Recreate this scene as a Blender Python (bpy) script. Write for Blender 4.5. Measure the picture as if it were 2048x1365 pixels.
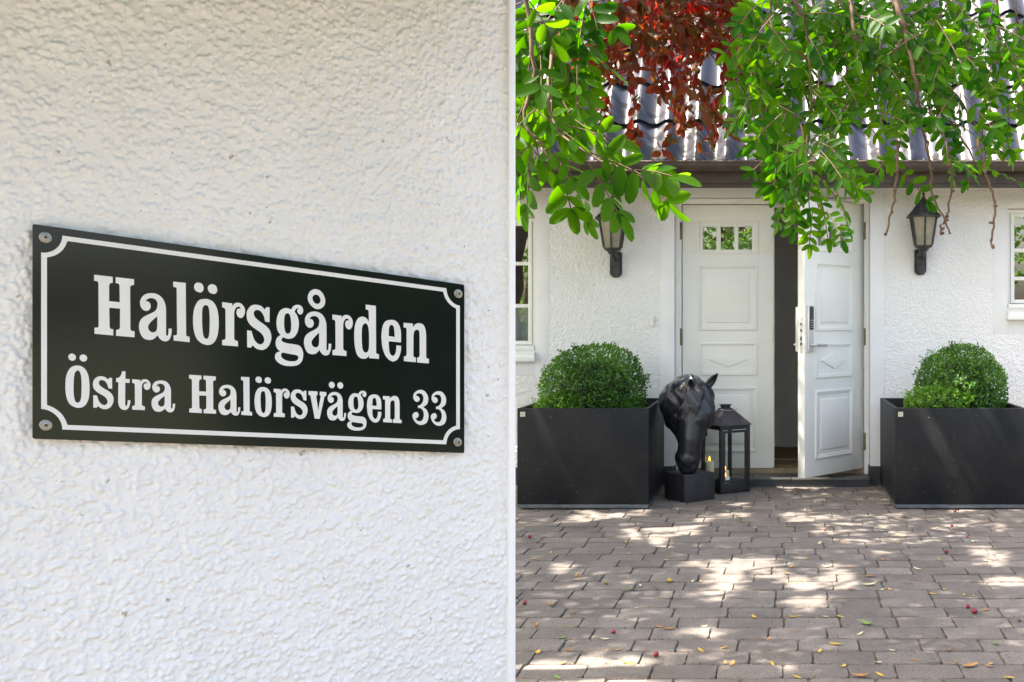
import bpy, bmesh, math, random
import numpy as np
from mathutils import Vector, Matrix
from mathutils.geometry import tessellate_polygon

for _o in list(bpy.data.objects):
    bpy.data.objects.remove(_o, do_unlink=True)
S = bpy.context.scene
COL = S.collection
R = math.radians

# ------------------------------------------------------------------ camera
EYE = 1.30
FPX, PCX, PCY = 2150.0, 1548.0, 648.0      # focal length and principal point of a 2048 x 1365 frame
cam_data = bpy.data.cameras.new('camera')
cam = bpy.data.objects.new('camera', cam_data)
COL.objects.link(cam)
cam.location = (0, 0, EYE)
cam.rotation_euler = (R(90), 0, 0)
cam_data.sensor_width = 36
cam_data.lens = 36 * FPX / 2048
cam_data.shift_x = (1024 - PCX) / 2048
cam_data.shift_y = -(682.5 - PCY) / 2048
cam_data.clip_start = 0.02
cam_data.clip_end = 3000
S.camera = cam

# ------------------------------------------------------------------ sky, sun, exposure
SUN_EL = R(60)
SUN_DIR = Vector((-0.955, -0.297, 0)).normalized() * math.cos(SUN_EL) + Vector((0, 0, math.sin(SUN_EL)))
world = bpy.data.worlds.new('World')
S.world = world
world.use_nodes = True
wn = world.node_tree
sky = wn.nodes.new('ShaderNodeTexSky')
sky.sky_type = 'NISHITA'
sky.sun_disc = False
sky.sun_elevation = SUN_EL
sky.sun_rotation = math.atan2(SUN_DIR.x, SUN_DIR.y)
sky.air_density = 1.0
sky.dust_density = 5.0
sky.ozone_density = 0.6
bg = wn.nodes['Background']
bg.inputs['Strength'].default_value = 0.15
wn.links.new(sky.outputs[0], bg.inputs[0])
sun_d = bpy.data.lights.new('sun', 'SUN')
sun_d.energy = 5.0
sun_d.angle = R(0.55)
sun_d.color = (1.0, 0.97, 0.93)
sun = bpy.data.objects.new('sun', sun_d)
COL.objects.link(sun)
sun.location = (-6, -2, 12)
sun.rotation_euler = SUN_DIR.to_track_quat('Z', 'Y').to_euler()
S.view_settings.view_transform = 'Standard'
S.view_settings.look = 'None'
S.view_settings.gamma = 1.0
S.view_settings.use_curve_mapping = False
S.view_settings.exposure = 2.30
S.view_settings.use_white_balance = True
S.view_settings.white_balance_temperature = 7150
S.view_settings.white_balance_tint = 11.5
S.render.engine = 'CYCLES'
try:
    S.cycles.max_bounces = 7
    S.cycles.diffuse_bounces = 4
    S.cycles.transparent_max_bounces = 12
except Exception:
    pass

# ------------------------------------------------------------------ helpers
rng = np.random.default_rng(7)
random.seed(11)
ORG = {}


def put(o, parent=None, kind=None, label=None, cat=None, group=None):
    COL.objects.link(o)
    if parent is not None:
        o.parent = parent
    for k, v in (('kind', kind), ('label', label), ('category', cat), ('group', group)):
        if v:
            o[k] = v
    return o


def thing(name, label, cat, loc=(0, 0, 0), group=None):
    o = bpy.data.objects.new(name, None)
    o.empty_display_size = 0.1
    o.location = loc
    put(o, None, None, label, cat, group)
    ORG[o] = Vector(loc)
    return o


def at(px, py, Y):
    return Vector(((px - PCX) / FPX * Y, Y, EYE + (PCY - py) / FPX * Y))


class MB:
    """collects shapes in world coordinates and builds one mesh object"""

    def __init__(self):
        self.v = []
        self.f = []

    def add(self, vs, fs):
        n = len(self.v)
        self.v += [Vector(p) for p in vs]
        self.f += [tuple(n + i for i in f) for f in fs]
        return self

    def box(self, x0, x1, y0, y1, z0, z1, M=None):
        vs = [Vector(p) for p in ((x0, y0, z0), (x1, y0, z0), (x1, y1, z0), (x0, y1, z0), (x0, y0, z1), (x1, y0, z1), (x1, y1, z1), (x0, y1, z1))]
        if M is not None:
            vs = [M @ p for p in vs]
        return self.add(vs, [(0, 3, 2, 1), (4, 5, 6, 7), (0, 1, 5, 4), (1, 2, 6, 5), (2, 3, 7, 6), (3, 0, 4, 7)])

    def cbox(self, x0, x1, y0, y1, z0, z1, c=0.003, M=None):
        """box with chamfered edges"""
        bm = bmesh.new()
        bmesh.ops.create_cube(bm, size=1)
        for p in bm.verts:
            p.co = Vector(((x0 + x1) / 2 + p.co.x * (x1 - x0), (y0 + y1) / 2 + p.co.y * (y1 - y0), (z0 + z1) / 2 + p.co.z * (z1 - z0)))
        bmesh.ops.bevel(bm, geom=bm.edges[:], offset=c, segments=2, affect='EDGES', profile=0.6)
        bm.verts.index_update()
        vs = [M @ p.co if M is not None else p.co.copy() for p in bm.verts]
        fs = [tuple(q.index for q in f.verts) for f in bm.faces]
        bm.free()
        return self.add(vs, fs)

    def loft(self, rings, cap=True, close=True):
        n = len(rings[0])
        vs = [p for r in rings for p in r]
        fs = []
        for i in range(len(rings) - 1):
            for j in range(n if close else n - 1):
                a = i * n + j
                b = i * n + (j + 1) % n
                fs.append((a, b, b + n, a + n))
        if cap:
            fs.append(tuple(range(n - 1, -1, -1)))
            fs.append(tuple((len(rings) - 1) * n + j for j in range(n)))
        return self.add(vs, fs)

    def lathe(self, prof, cx, cy, n=16, rot=0.0, M=None):
        rings = []
        for r, z in prof:
            ring = [Vector((cx + r * math.cos(rot + 2 * math.pi * k / n), cy + r * math.sin(rot + 2 * math.pi * k / n), z)) for k in range(n)]
            rings.append([M @ p for p in ring] if M is not None else ring)
        return self.loft(rings)

    def tube(self, pts, rad, n=7, cap=True):
        pts = [Vector(p) for p in pts]
        if not hasattr(rad, '__len__'):
            rad = [rad] * len(pts)
        rings = []
        for i, p in enumerate(pts):
            a = pts[max(i - 1, 0)]
            b = pts[min(i + 1, len(pts) - 1)]
            t = (b - a).normalized()
            up = Vector((0, 0, 1)) if abs(t.z) < 0.9 else Vector((1, 0, 0))
            s = t.cross(up).normalized()
            q = s.cross(t)
            rings.append([p + (s * math.cos(2 * math.pi * k / n) + q * math.sin(2 * math.pi * k / n)) * rad[i] for k in range(n)])
        return self.loft(rings, cap)

    def prism(self, poly, d, flip=False):
        """poly = list of 3D points, extruded by vector d"""
        n = len(poly)
        d = Vector(d)
        vs = [Vector(p) for p in poly] + [Vector(p) + d for p in poly]
        fs = [tuple(range(n))[::-1], tuple(range(n, 2 * n))] + [(i, (i + 1) % n, n + (i + 1) % n, n + i) for i in range(n)]
        return self.add(vs, fs)

    def build(self, name, mat, parent=None, smooth=False, M=None, **kw):
        o0 = ORG.get(parent, Vector((0, 0, 0)))
        me = bpy.data.meshes.new(name)
        vs = [(M @ p if M is not None else p) - o0 for p in self.v]
        me.from_pydata([tuple(p) for p in vs], [], self.f)
        bm = bmesh.new()
        bm.from_mesh(me)
        bmesh.ops.recalc_face_normals(bm, faces=bm.faces)
        bm.to_mesh(me)
        bm.free()
        if smooth:
            me.shade_smooth()
            if smooth != 'all':
                try:
                    me.set_sharp_from_angle(angle=R(40))
                except Exception:
                    pass
        me.materials.append(mat)
        o = bpy.data.objects.new(name, me)
        put(o, parent, **kw)
        ORG[o] = o0
        return o


def np_mesh(name, V, F, mat, parent=None, smooth=True, **kw):
    """V (n,3) world coords, F (m,k) ints with constant k"""
    o0 = np.array(ORG.get(parent, Vector((0, 0, 0))))
    V = np.asarray(V, dtype=np.float32) - o0.astype(np.float32)
    F = np.asarray(F, dtype=np.int32)
    me = bpy.data.meshes.new(name)
    me.vertices.add(len(V))
    me.vertices.foreach_set('co', V.ravel())
    m, k = F.shape
    me.loops.add(m * k)
    me.loops.foreach_set('vertex_index', F.ravel())
    me.polygons.add(m)
    me.polygons.foreach_set('loop_start', np.arange(0, m * k, k, dtype=np.int32))
    me.polygons.foreach_set('loop_total', np.full(m, k, dtype=np.int32))
    if smooth:
        me.polygons.foreach_set('use_smooth', np.ones(m, dtype=bool))
    me.update(calc_edges=True)
    me.materials.append(mat)
    o = bpy.data.objects.new(name, me)
    put(o, parent, **kw)
    ORG[o] = Vector(o0)
    return o


# ------------------------------------------------------------------ materials
def mat(name, col, rough=0.6, col2=None, nscale=6.0, ndetail=6.0, bump=0.0, bscale=60.0, bdist=0.004, metal=0.0, spec=0.5,
        rand=0.0, speck=None, coat=0.0, contrast=(0.35, 0.65)):
    m = bpy.data.materials.new(name)
    m.use_nodes = True
    nt = m.node_tree
    N, L = nt.nodes, nt.links
    b = N['Principled BSDF']
    b.inputs['Roughness'].default_value = rough
    b.inputs['Metallic'].default_value = metal
    b.inputs['Specular IOR Level'].default_value = spec
    b.inputs['Coat Weight'].default_value = coat
    b.inputs['Coat Roughness'].default_value = 0.08
    tc = N.new('ShaderNodeTexCoord')
    vec = tc.outputs['Object']
    oi = N.new('ShaderNodeObjectInfo')
    if rand:
        ad = N.new('ShaderNodeVectorMath')
        ad.operation = 'ADD'
        sc = N.new('ShaderNodeMath')
        sc.operation = 'MULTIPLY'
        sc.inputs[1].default_value = 37.0
        L.new(oi.outputs['Random'], sc.inputs[0])
        L.new(vec, ad.inputs[0])
        L.new(sc.outputs[0], ad.inputs[1])
        vec = ad.outputs[0]
    color = None
    if col2 is not None:
        nz = N.new('ShaderNodeTexNoise')
        nz.inputs['Scale'].default_value = nscale
        nz.inputs['Detail'].default_value = ndetail
        nz.inputs['Roughness'].default_value = 0.62
        L.new(vec, nz.inputs['Vector'])
        rp = N.new('ShaderNodeValToRGB')
        rp.color_ramp.elements[0].position = contrast[0]
        rp.color_ramp.elements[1].position = contrast[1]
        rp.color_ramp.elements[0].color = (*col, 1)
        rp.color_ramp.elements[1].color = (*col2, 1)
        L.new(nz.outputs['Fac'], rp.inputs['Fac'])
        color = rp.outputs['Color']
    if speck is not None:
        scol, sscale, thr = speck
        vz = N.new('ShaderNodeTexNoise')
        vz.inputs['Scale'].default_value = sscale
        vz.inputs['Detail'].default_value = 2
        L.new(vec, vz.inputs['Vector'])
        r2 = N.new('ShaderNodeValToRGB')
        r2.color_ramp.elements[0].position = thr
        r2.color_ramp.elements[1].position = min(thr + 0.04, 1)
        r2.color_ramp.elements[0].color = (0, 0, 0, 1)
        r2.color_ramp.elements[1].color = (1, 1, 1, 1)
        L.new(vz.outputs['Fac'], r2.inputs['Fac'])
        mx = N.new('ShaderNodeMix')
        mx.data_type = 'RGBA'
        L.new(r2.outputs['Color'], mx.inputs['Factor'])
        if color is None:
            mx.inputs['A'].default_value = (*col, 1)
        else:
            L.new(color, mx.inputs['A'])
        mx.inputs['B'].default_value = (*scol, 1)
        color = mx.outputs['Result']
    if rand:
        hs = N.new('ShaderNodeHueSaturation')
        mr = N.new('ShaderNodeMapRange')
        mr.inputs['To Min'].default_value = 1 - rand
        mr.inputs['To Max'].default_value = 1 + rand
        L.new(oi.outputs['Random'], mr.inputs['Value'])
        L.new(mr.outputs[0], hs.inputs['Value'])
        if color is None:
            hs.inputs['Color'].default_value = (*col, 1)
        else:
            L.new(color, hs.inputs['Color'])
        color = hs.outputs['Color']
    if color is None:
        b.inputs['Base Color'].default_value = (*col, 1)
    else:
        L.new(color, b.inputs['Base Color'])
    if bump:
        bz = N.new('ShaderNodeTexNoise')
        bz.inputs['Scale'].default_value = bscale
        bz.inputs['Detail'].default_value = 5
        L.new(vec, bz.inputs['Vector'])
        bp = N.new('ShaderNodeBump')
        bp.inputs['Strength'].default_value = bump
        bp.inputs['Distance'].default_value = bdist
        L.new(bz.outputs['Fac'], bp.inputs['Height'])
        L.new(bp.outputs[0], b.inputs['Normal'])
    return m


def glass(name, ior=1.7, tint=(0.93, 0.96, 0.95), rough=0.0):
    m = bpy.data.materials.new(name)
    m.use_nodes = True
    N, L = m.node_tree.nodes, m.node_tree.links
    N.remove(N['Principled BSDF'])
    t = N.new('ShaderNodeBsdfTransparent')
    t.inputs[0].default_value = (*tint, 1)
    g = N.new('ShaderNodeBsdfGlossy')
    g.inputs['Roughness'].default_value = rough
    f0 = ((ior - 1) / (ior + 1)) ** 2 * 1.9
    lw = N.new('ShaderNodeLayerWeight')
    lw.inputs[0].default_value = 0.5
    pw = N.new('ShaderNodeMath')
    pw.operation = 'POWER'
    pw.inputs[1].default_value = 5.0
    L.new(lw.outputs['Facing'], pw.inputs[0])
    fr = N.new('ShaderNodeMath')
    fr.operation = 'MULTIPLY_ADD'
    fr.inputs[1].default_value = 1 - f0
    fr.inputs[2].default_value = f0
    L.new(pw.outputs[0], fr.inputs[0])
    mx = N.new('ShaderNodeMixShader')
    L.new(fr.outputs[0], mx.inputs[0])
    L.new(t.outputs[0], mx.inputs[1])
    L.new(g.outputs[0], mx.inputs[2])
    L.new(mx.outputs[0], N['Material Output'].inputs[0])
    return m


def leaf_mat(name, c1, c2, t1, t2, nscale=2.5, trans=0.5, gloss=0.25):
    """two-sided leaf: diffuse and translucent light, colour varied from clump to clump"""
    m = bpy.data.materials.new(name)
    m.use_nodes = True
    N, L = m.node_tree.nodes, m.node_tree.links
    b = N['Principled BSDF']
    b.inputs['Roughness'].default_value = 0.42
    b.inputs['Specular IOR Level'].default_value = gloss
    ge = N.new('ShaderNodeNewGeometry')
    nz = N.new('ShaderNodeTexNoise')
    nz.inputs['Scale'].default_value = nscale
    nz.inputs['Detail'].default_value = 3
    L.new(ge.outputs['Position'], nz.inputs['Vector'])
    ad = N.new('ShaderNodeMath')
    ad.operation = 'ADD'
    mu = N.new('ShaderNodeMath')
    mu.operation = 'MULTIPLY_ADD'
    mu.inputs[1].default_value = 0.5
    mu.inputs[2].default_value = -0.25
    L.new(ge.outputs['Random Per Island'], mu.inputs[0])
    L.new(nz.outputs['Fac'], ad.inputs[0])
    L.new(mu.outputs[0], ad.inputs[1])
    cols = []
    for a, c in ((c1, c2), (t1, t2)):
        rp = N.new('ShaderNodeValToRGB')
        rp.color_ramp.elements[0].position = 0.3
        rp.color_ramp.elements[1].position = 0.72
        rp.color_ramp.elements[0].color = (*a, 1)
        rp.color_ramp.elements[1].color = (*c, 1)
        L.new(ad.outputs[0], rp.inputs[0])
        cols.append(rp.outputs[0])
    L.new(cols[0], b.inputs['Base Color'])
    tr = N.new('ShaderNodeBsdfTranslucent')
    L.new(cols[1], tr.inputs[0])
    mx = N.new('ShaderNodeMixShader')
    mx.inputs[0].default_value = trans
    L.new(b.outputs[0], mx.inputs[1])
    L.new(tr.outputs[0], mx.inputs[2])
    L.new(mx.outputs[0], N['Material Output'].inputs[0])
    return m


def emit(name, col, st):
    m = bpy.data.materials.new(name)
    m.use_nodes = True
    b = m.node_tree.nodes['Principled BSDF']
    b.inputs['Base Color'].default_value = (*col, 1)
    b.inputs['Emission Color'].default_value = (*col, 1)
    b.inputs['Emission Strength'].default_value = st
    return m


M_RENDER = mat('white_roughcast', (0.80, 0.795, 0.785), 0.85, (0.74, 0.735, 0.72), 2.2, 8, bump=0.25, bscale=260, bdist=0.002,
               speck=((0.42, 0.38, 0.32), 58.0, 0.725))
M_FACADE = mat('white_facade_roughcast', (0.80, 0.795, 0.785), 0.85, (0.73, 0.725, 0.70), 1.4, 8, bump=0.3, bscale=160, bdist=0.003)
M_PLASTER = mat('smooth_white_plaster', (0.80, 0.80, 0.80), 0.7, (0.74, 0.74, 0.735), 3.0, 6, bump=0.12, bscale=90, bdist=0.002)
M_TRIM = mat('fresh_white_plaster', (0.86, 0.86, 0.86), 0.6)
M_PAINT = mat('white_gloss_paint', (0.80, 0.80, 0.765), 0.38, (0.77, 0.77, 0.73), 5, 4, bump=0.04, bscale=40, bdist=0.002)
M_PAINTD = mat('ivory_door_paint', (0.79, 0.79, 0.745), 0.36, (0.76, 0.76, 0.70), 3, 4, bump=0.04, bscale=30, bdist=0.002)
M_GROOVE = mat('panel_groove', (0.42, 0.42, 0.40), 0.6)
M_PLINTH = mat('black_plinth_paint', (0.018, 0.021, 0.026), 0.55, (0.035, 0.038, 0.042), 9, bump=0.4, bscale=40)
M_STONE = mat('dark_step_stone', (0.06, 0.062, 0.062), 0.5, (0.11, 0.11, 0.105), 7, bump=0.2, bscale=60)
M_TILE = mat('glazed_black_tile', (0.022, 0.024, 0.033), 0.30, (0.026, 0.030, 0.048), 5, 6, bump=0.10, bscale=14, bdist=0.01, spec=0.24,
             rand=0.25, coat=0.0)
M_TILEDGE = mat('tile_cut_edge', (0.02, 0.02, 0.022), 0.8)
M_BROWN = mat('dark_brown_wood', (0.035, 0.024, 0.019), 0.6, (0.06, 0.043, 0.034), 8, bump=0.2, bscale=50)
M_GUTTER = mat('brown_gutter_metal', (0.04, 0.03, 0.026), 0.45, (0.085, 0.062, 0.05), 6, bump=0.06, bscale=20)
M_GUARD = mat('black_leaf_guard', (0.02, 0.02, 0.022), 0.55)
M_BRASS = mat('aged_brass', (0.23, 0.19, 0.10), 0.42, (0.14, 0.12, 0.07), 30, metal=0.8)
M_STEEL = mat('brushed_steel', (0.52, 0.52, 0.53), 0.32, metal=0.9)
M_LOCKGREY = mat('lock_silver', (0.58, 0.58, 0.59), 0.4, metal=0.4)
M_KEY = mat('keypad_black', (0.02, 0.02, 0.022), 0.35)
M_PLANTER = mat('anthracite_planter', (0.0055, 0.0070, 0.0085), 0.5, (0.0150, 0.0148, 0.0158), 3, 9, bump=0.08, bscale=120, bdist=0.002, spec=0.22,
                speck=((0.20, 0.195, 0.185), 75.0, 0.725))
M_PLBAND = mat('planter_base_band', (0.055, 0.066, 0.075), 0.5, (0.10, 0.115, 0.125), 10)
M_SOIL = mat('dark_soil', (0.02, 0.014, 0.01), 0.95, (0.035, 0.025, 0.017), 20, bump=0.6, bscale=60)
M_BADGE = mat('beige_badge', (0.58, 0.53, 0.44), 0.5)
M_BADGEINK = mat('badge_print', (0.30, 0.27, 0.22), 0.6)
M_HORSE = mat('black_cast_resin', (0.009, 0.010, 0.013), 0.29, (0.020, 0.023, 0.029), 14, 6, bump=0.25, bscale=55, bdist=0.003,
              speck=((0.10, 0.085, 0.075), 60.0, 0.73))
M_BASE = mat('black_statue_base', (0.014, 0.014, 0.017), 0.6, (0.026, 0.025, 0.028), 14, bump=0.3, bscale=70)
M_IRON = mat('black_lantern_metal', (0.016, 0.016, 0.018), 0.48, (0.028, 0.027, 0.028), 20, bump=0.12, bscale=120, bdist=0.001)
M_IRONROOF = mat('lantern_roof_metal', (0.035, 0.032, 0.036), 0.5, (0.05, 0.046, 0.05), 12)
M_CAST = mat('weathered_cast_iron', (0.020, 0.020, 0.021), 0.55, (0.075, 0.075, 0.075), 16, 7, bump=0.4, bscale=60, bdist=0.003, contrast=(0.45, 0.75))
M_WAX = mat('ivory_wax', (0.72, 0.68, 0.54), 0.5)
M_WAXW = mat('white_wax', (0.80, 0.78, 0.70), 0.5)
M_FLAME = emit('candle_flame', (1.0, 0.48, 0.06), 1.6)
M_GLASS = glass('clear_glass', 1.45)
M_WGLASS = glass('window_glass', 2.5, (0.75, 0.8, 0.78))
M_LGLASS = mat('frosted_lamp_glass', (0.20, 0.185, 0.15), 0.22, (0.30, 0.27, 0.20), 9)
M_BULB = mat('lamp_tube', (0.62, 0.55, 0.40), 0.4)
M_BUTTON = mat('white_plastic', (0.78, 0.77, 0.73), 0.4)
M_HALL = mat('grey_hall_wall', (0.70, 0.69, 0.68), 0.85, (0.64, 0.63, 0.62), 5, bump=0.7, bscale=55, bdist=0.01)
M_HALLTOP = mat('hall_frieze', (0.62, 0.61, 0.60), 0.85)
M_HALLFLOOR = mat('pale_floor_tile', (0.66, 0.61, 0.53), 0.4, (0.58, 0.53, 0.45), 6)
M_COIR = mat('brown_coir', (0.26, 0.15, 0.07), 0.95, (0.13, 0.07, 0.035), 40, bump=0.8, bscale=200)
M_DARKROOM = mat('dim_room', (0.05, 0.047, 0.045), 0.9)  # indoor shade put into the wall colour, so the rooms look unlit
M_CURTAIN = mat('pale_curtain', (0.62, 0.64, 0.66), 0.9)
M_PAVER = mat('concrete_paver', (0.105, 0.089, 0.077), 0.9, (0.190, 0.164, 0.143), 4.0, 10, bump=0.7, bscale=130, bdist=0.004, rand=0.16,
              speck=((0.060, 0.052, 0.048), 120.0, 0.60), contrast=(0.30, 0.70))
M_SAND = mat('joint_sand', (0.060, 0.048, 0.038), 0.95, (0.15, 0.125, 0.105), 30, 8, bump=0.8, bscale=140, bdist=0.006)
M_GROUND = mat('garden_soil_and_grass', (0.05, 0.075, 0.025), 0.95, (0.085, 0.08, 0.045), 1.5, 8, bump=0.6, bscale=25, bdist=0.03)
M_BARK = mat('grey_brown_bark', (0.11, 0.075, 0.048), 0.85, (0.20, 0.15, 0.105), 24, 7, bump=0.6, bscale=70, bdist=0.004)
M_TWIG = mat('red_brown_twig', (0.075, 0.042, 0.022), 0.75, (0.13, 0.078, 0.042), 30, 6, bump=0.4, bscale=120, bdist=0.002)
M_SIGN = mat('black_enamel', (0.0030, 0.0050, 0.0070), 0.12, (0.0050, 0.0075, 0.0100), 8, 6, bump=0.015, bscale=9, bdist=0.004, spec=0.5)
M_SIGNEDGE = mat('sign_backing', (0.02, 0.02, 0.02), 0.5)
M_LETTER = mat('sign_white', (0.72, 0.72, 0.70), 0.35, (0.68, 0.68, 0.665), 20)
M_SCREW = mat('zinc_screw', (0.42, 0.41, 0.37), 0.4, (0.30, 0.29, 0.25), 60, metal=0.75)
M_SOCKET = mat('screw_socket', (0.03, 0.03, 0.03), 0.6)
M_GLEAF = leaf_mat('green_leaf', (0.008, 0.042, 0.002), (0.024, 0.080, 0.004), (0.045, 0.25, 0.002), (0.21, 0.47, 0.005), 3.0, 0.52, 0.12)
M_RLEAF = leaf_mat('copper_leaf', (0.055, 0.042, 0.012), (0.070, 0.018, 0.014), (0.26, 0.13, 0.010), (0.66, 0.014, 0.016), 5.0, 0.5)
M_BOX = leaf_mat('box_leaf', (0.018, 0.074, 0.007), (0.062, 0.185, 0.014), (0.06, 0.21, 0.006), (0.18, 0.40, 0.012), 5.0, 0.30, 0.5)
M_BOXNEW = leaf_mat('fresh_box_leaf', (0.042, 0.140, 0.010), (0.105, 0.250, 0.018), (0.10, 0.31, 0.006), (0.22, 0.44, 0.012), 6.0, 0.30, 0.4)
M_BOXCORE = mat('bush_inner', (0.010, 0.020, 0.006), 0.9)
M_TREELEAF = leaf_mat('sunlit_tree_leaf', (0.05, 0.13, 0.02), (0.11, 0.22, 0.04), (0.14, 0.36, 0.03), (0.28, 0.5, 0.05), 1.0, 0.4)  # leaf colour lightened as if sunlit, to brighten the pane reflections
M_HEDGE = leaf_mat('hedge_leaf', (0.02, 0.05, 0.012), (0.05, 0.10, 0.02), (0.06, 0.15, 0.01), (0.12, 0.24, 0.02), 1.0, 0.25)
M_FALLY = mat('yellow_leaf', (0.62, 0.42, 0.05), 0.55, (0.42, 0.24, 0.03), 60)
M_FALLO = mat('orange_leaf', (0.40, 0.20, 0.06), 0.65, (0.25, 0.12, 0.04), 60)
M_FALLP = mat('pale_leaf', (0.55, 0.52, 0.30), 0.55)
M_FALLG = mat('green_fallen_leaf', (0.14, 0.24, 0.04), 0.55)
M_BERRY = mat('red_berry', (0.20, 0.012, 0.025), 0.3)


# ------------------------------------------------------------------ roughcast relief as real geometry
def value_noise(nu, nv, cells_u, cells_v, g):
    a = g.random((cells_v + 2, cells_u + 2))
    x = np.linspace(0, cells_u, nu, endpoint=False)
    y = np.linspace(0, cells_v, nv, endpoint=False)
    xi = x.astype(int)
    yi = y.astype(int)
    fx = x - xi
    fy = y - yi
    fx = fx * fx * (3 - 2 * fx)
    fy = (fy * fy * (3 - 2 * fy))[:, None]
    a00 = a[np.ix_(yi, xi)]
    a01 = a[np.ix_(yi, xi + 1)]
    a10 = a[np.ix_(yi + 1, xi)]
    a11 = a[np.ix_(yi + 1, xi + 1)]
    return (a00 * (1 - fx) + a01 * fx) * (1 - fy) + (a10 * (1 - fx) + a11 * fx) * fy


def roughcast_height(w, h, step, rmin, rmax, dens, seed, ripple=0.0):
    """thrown pebble render: grains of several sizes half sunk in an uneven coat"""
    g = np.random.default_rng(seed)
    nu = max(int(w / step), 2) + 1
    nv = max(int(h / step), 2) + 1
    H = np.zeros((nv, nu))
    n = int(w * h * dens)
    cx = g.random(n) * w
    cy = g.random(n) * h
    rr = rmin + (rmax - rmin) * g.random(n) ** 2.0
    hh = rr * (0.45 + 0.50 * g.random(n))
    el = 0.75 + 0.5 * g.random(n)
    an = g.random(n) * math.pi
    for i in range(n):
        r = rr[i] * 1.35
        i0 = max(int((cx[i] - r) / step), 0)
        i1 = min(int((cx[i] + r) / step) + 2, nu)
        j0 = max(int((cy[i] - r) / step), 0)
        j1 = min(int((cy[i] + r) / step) + 2, nv)
        if i1 <= i0 or j1 <= j0:
            continue
        dx = (np.arange(i0, i1) * step - cx[i])[None, :]
        dy = (np.arange(j0, j1) * step - cy[i])[:, None]
        c, s = math.cos(an[i]), math.sin(an[i])
        du = (dx * c + dy * s) / (rr[i] * el[i])
        dv = (-dx * s + dy * c) / (rr[i] / el[i])
        d2 = du * du + dv * dv
        cap = hh[i] * np.clip(1 - d2, 0, None) ** 0.48
        H[j0:j1, i0:i1] = np.maximum(H[j0:j1, i0:i1], cap)
    lump = value_noise(nu, nv, max(int(w / (rmax * 3.2)), 2), max(int(h / (rmax * 3.2)), 2), g)
    lump2 = value_noise(nu, nv, max(int(w / (rmax * 1.3)), 2), max(int(h / (rmax * 1.3)), 2), g)
    fine = value_noise(nu, nv, max(int(w / (rmin * 1.2)), 2), max(int(h / (rmin * 1.2)), 2), g)
    H = H + rmax * (0.40 * lump + 0.18 * lump2) + rmin * 0.25 * fine
    if ripple:
        big = value_noise(nu, nv, max(int(w / 0.05), 2), max(int(h / 0.022), 2), g)
        H = H + ripple * (1 - np.abs(2 * big - 1)) ** 2
    return H


def grid_faces(nu, nv):
    j, i = np.meshgrid(np.arange(nv - 1), np.arange(nu - 1), indexing='ij')
    a = (j * nu + i).ravel()
    return np.stack([a, a + 1, a + nu + 1, a + nu], 1)


def roughcast_patch(name, o, eu, ev, en, w, h, step, rmin, rmax, dens, seed, m, parent, ripple=0.0):
    H = roughcast_height(w, h, step, rmin, rmax, dens, seed, ripple)
    nv, nu = H.shape
    uu = np.linspace(0, w, nu)[None, :, None]
    vv = np.linspace(0, h, nv)[:, None, None]
    V = np.array(o)[None, None, :] + uu * np.array(eu) + vv * np.array(ev) + H[:, :, None] * np.array(en)
    return np_mesh(name, V.reshape(-1, 3), grid_faces(nu, nv), m, parent)


# ------------------------------------------------------------------ ground and paving
g = MB()
g.add([(-600, -600, -0.035), (600, -600, -0.035), (600, 600, -0.035), (-600, 600, -0.035)], [(0, 1, 2, 3)])
g.build('ground', M_GROUND, kind='structure')
bed = MB()
bed.add([(-5, -4.3, -0.006), (6, -4.3, -0.006), (6, 8.60, -0.006), (-5, 8.60, -0.006)], [(0, 1, 2, 3)])
paving = bed.build('paving', M_SAND, kind='structure')


def paver_mesh(w, d, k):
    gg = random.Random(k)
    pts = []
    n = 5
    for sx, sy, ex, ey in ((-1, -1, 1, -1), (1, -1, 1, 1), (1, 1, -1, 1), (-1, 1, -1, -1)):
        for i in range(n if sx == ex else n):
            t = i / n
            pts.append(((sx + (ex - sx) * t) * w / 2, (sy + (ey - sy) * t) * d / 2))
    # round the corners and wear the edges
    out = []
    for x, y in pts:
        cx = abs(abs(x) - w / 2) < 1e-6 and abs(abs(y) - d / 2) < 1e-6
        s = 0.965 if cx else 1.0
        out.append((x * s + gg.uniform(-.0028, .0028), y * (0.94 if cx else 1.0) + gg.uniform(-.0028, .0028)))
    m = len(out)
    V = [(x, y, -0.03) for x, y in out] + [(x, y, -0.0055 + gg.uniform(-.001, .001)) for x, y in out] + \
        [(x * 0.98, y * 0.965, 0.0 + gg.uniform(-.0010, .0006)) for x, y in out]
    F = []
    for i in range(m):
        j = (i + 1) % m
        F.append((i, j, m + j, m + i))
        F.append((m + i, m + j, 2 * m + j, 2 * m + i))
    F.append(tuple(range(2 * m, 3 * m)))
    me = bpy.data.meshes.new('paver')
    me.from_pydata(V, [], F)
    me.shade_smooth()
    me.set_sharp_from_angle(angle=R(50))
    me.materials.append(M_PAVER)
    return me


PL, PD = 0.245, 0.163
variants = {}
for nm, w in (('full', PL), ('half', PL * 0.72), ('long', PL * 1.16)):
    variants[nm] = [(w, paver_mesh(w - 0.0035, PD - 0.005, 100 + 7 * k + int(w * 1000))) for k in range(5)]
spots = []
row = 0
y = 2.30 - 40 * PD
while y < 8.58:
    x = -2.9 + random.uniform(-0.12, 0.12) + (row % 2) * 0.12
    while x < (3.3 if y > 2.2 else 4.6):
        t = random.random()
        nm = 'full' if t < 0.86 else ('half' if t < 0.94 else 'long')
        w, me = random.choice(variants[nm])
        spots.append((x + w / 2, y + PD / 2, me))
        x += w
    y += PD
    row += 1


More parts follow.
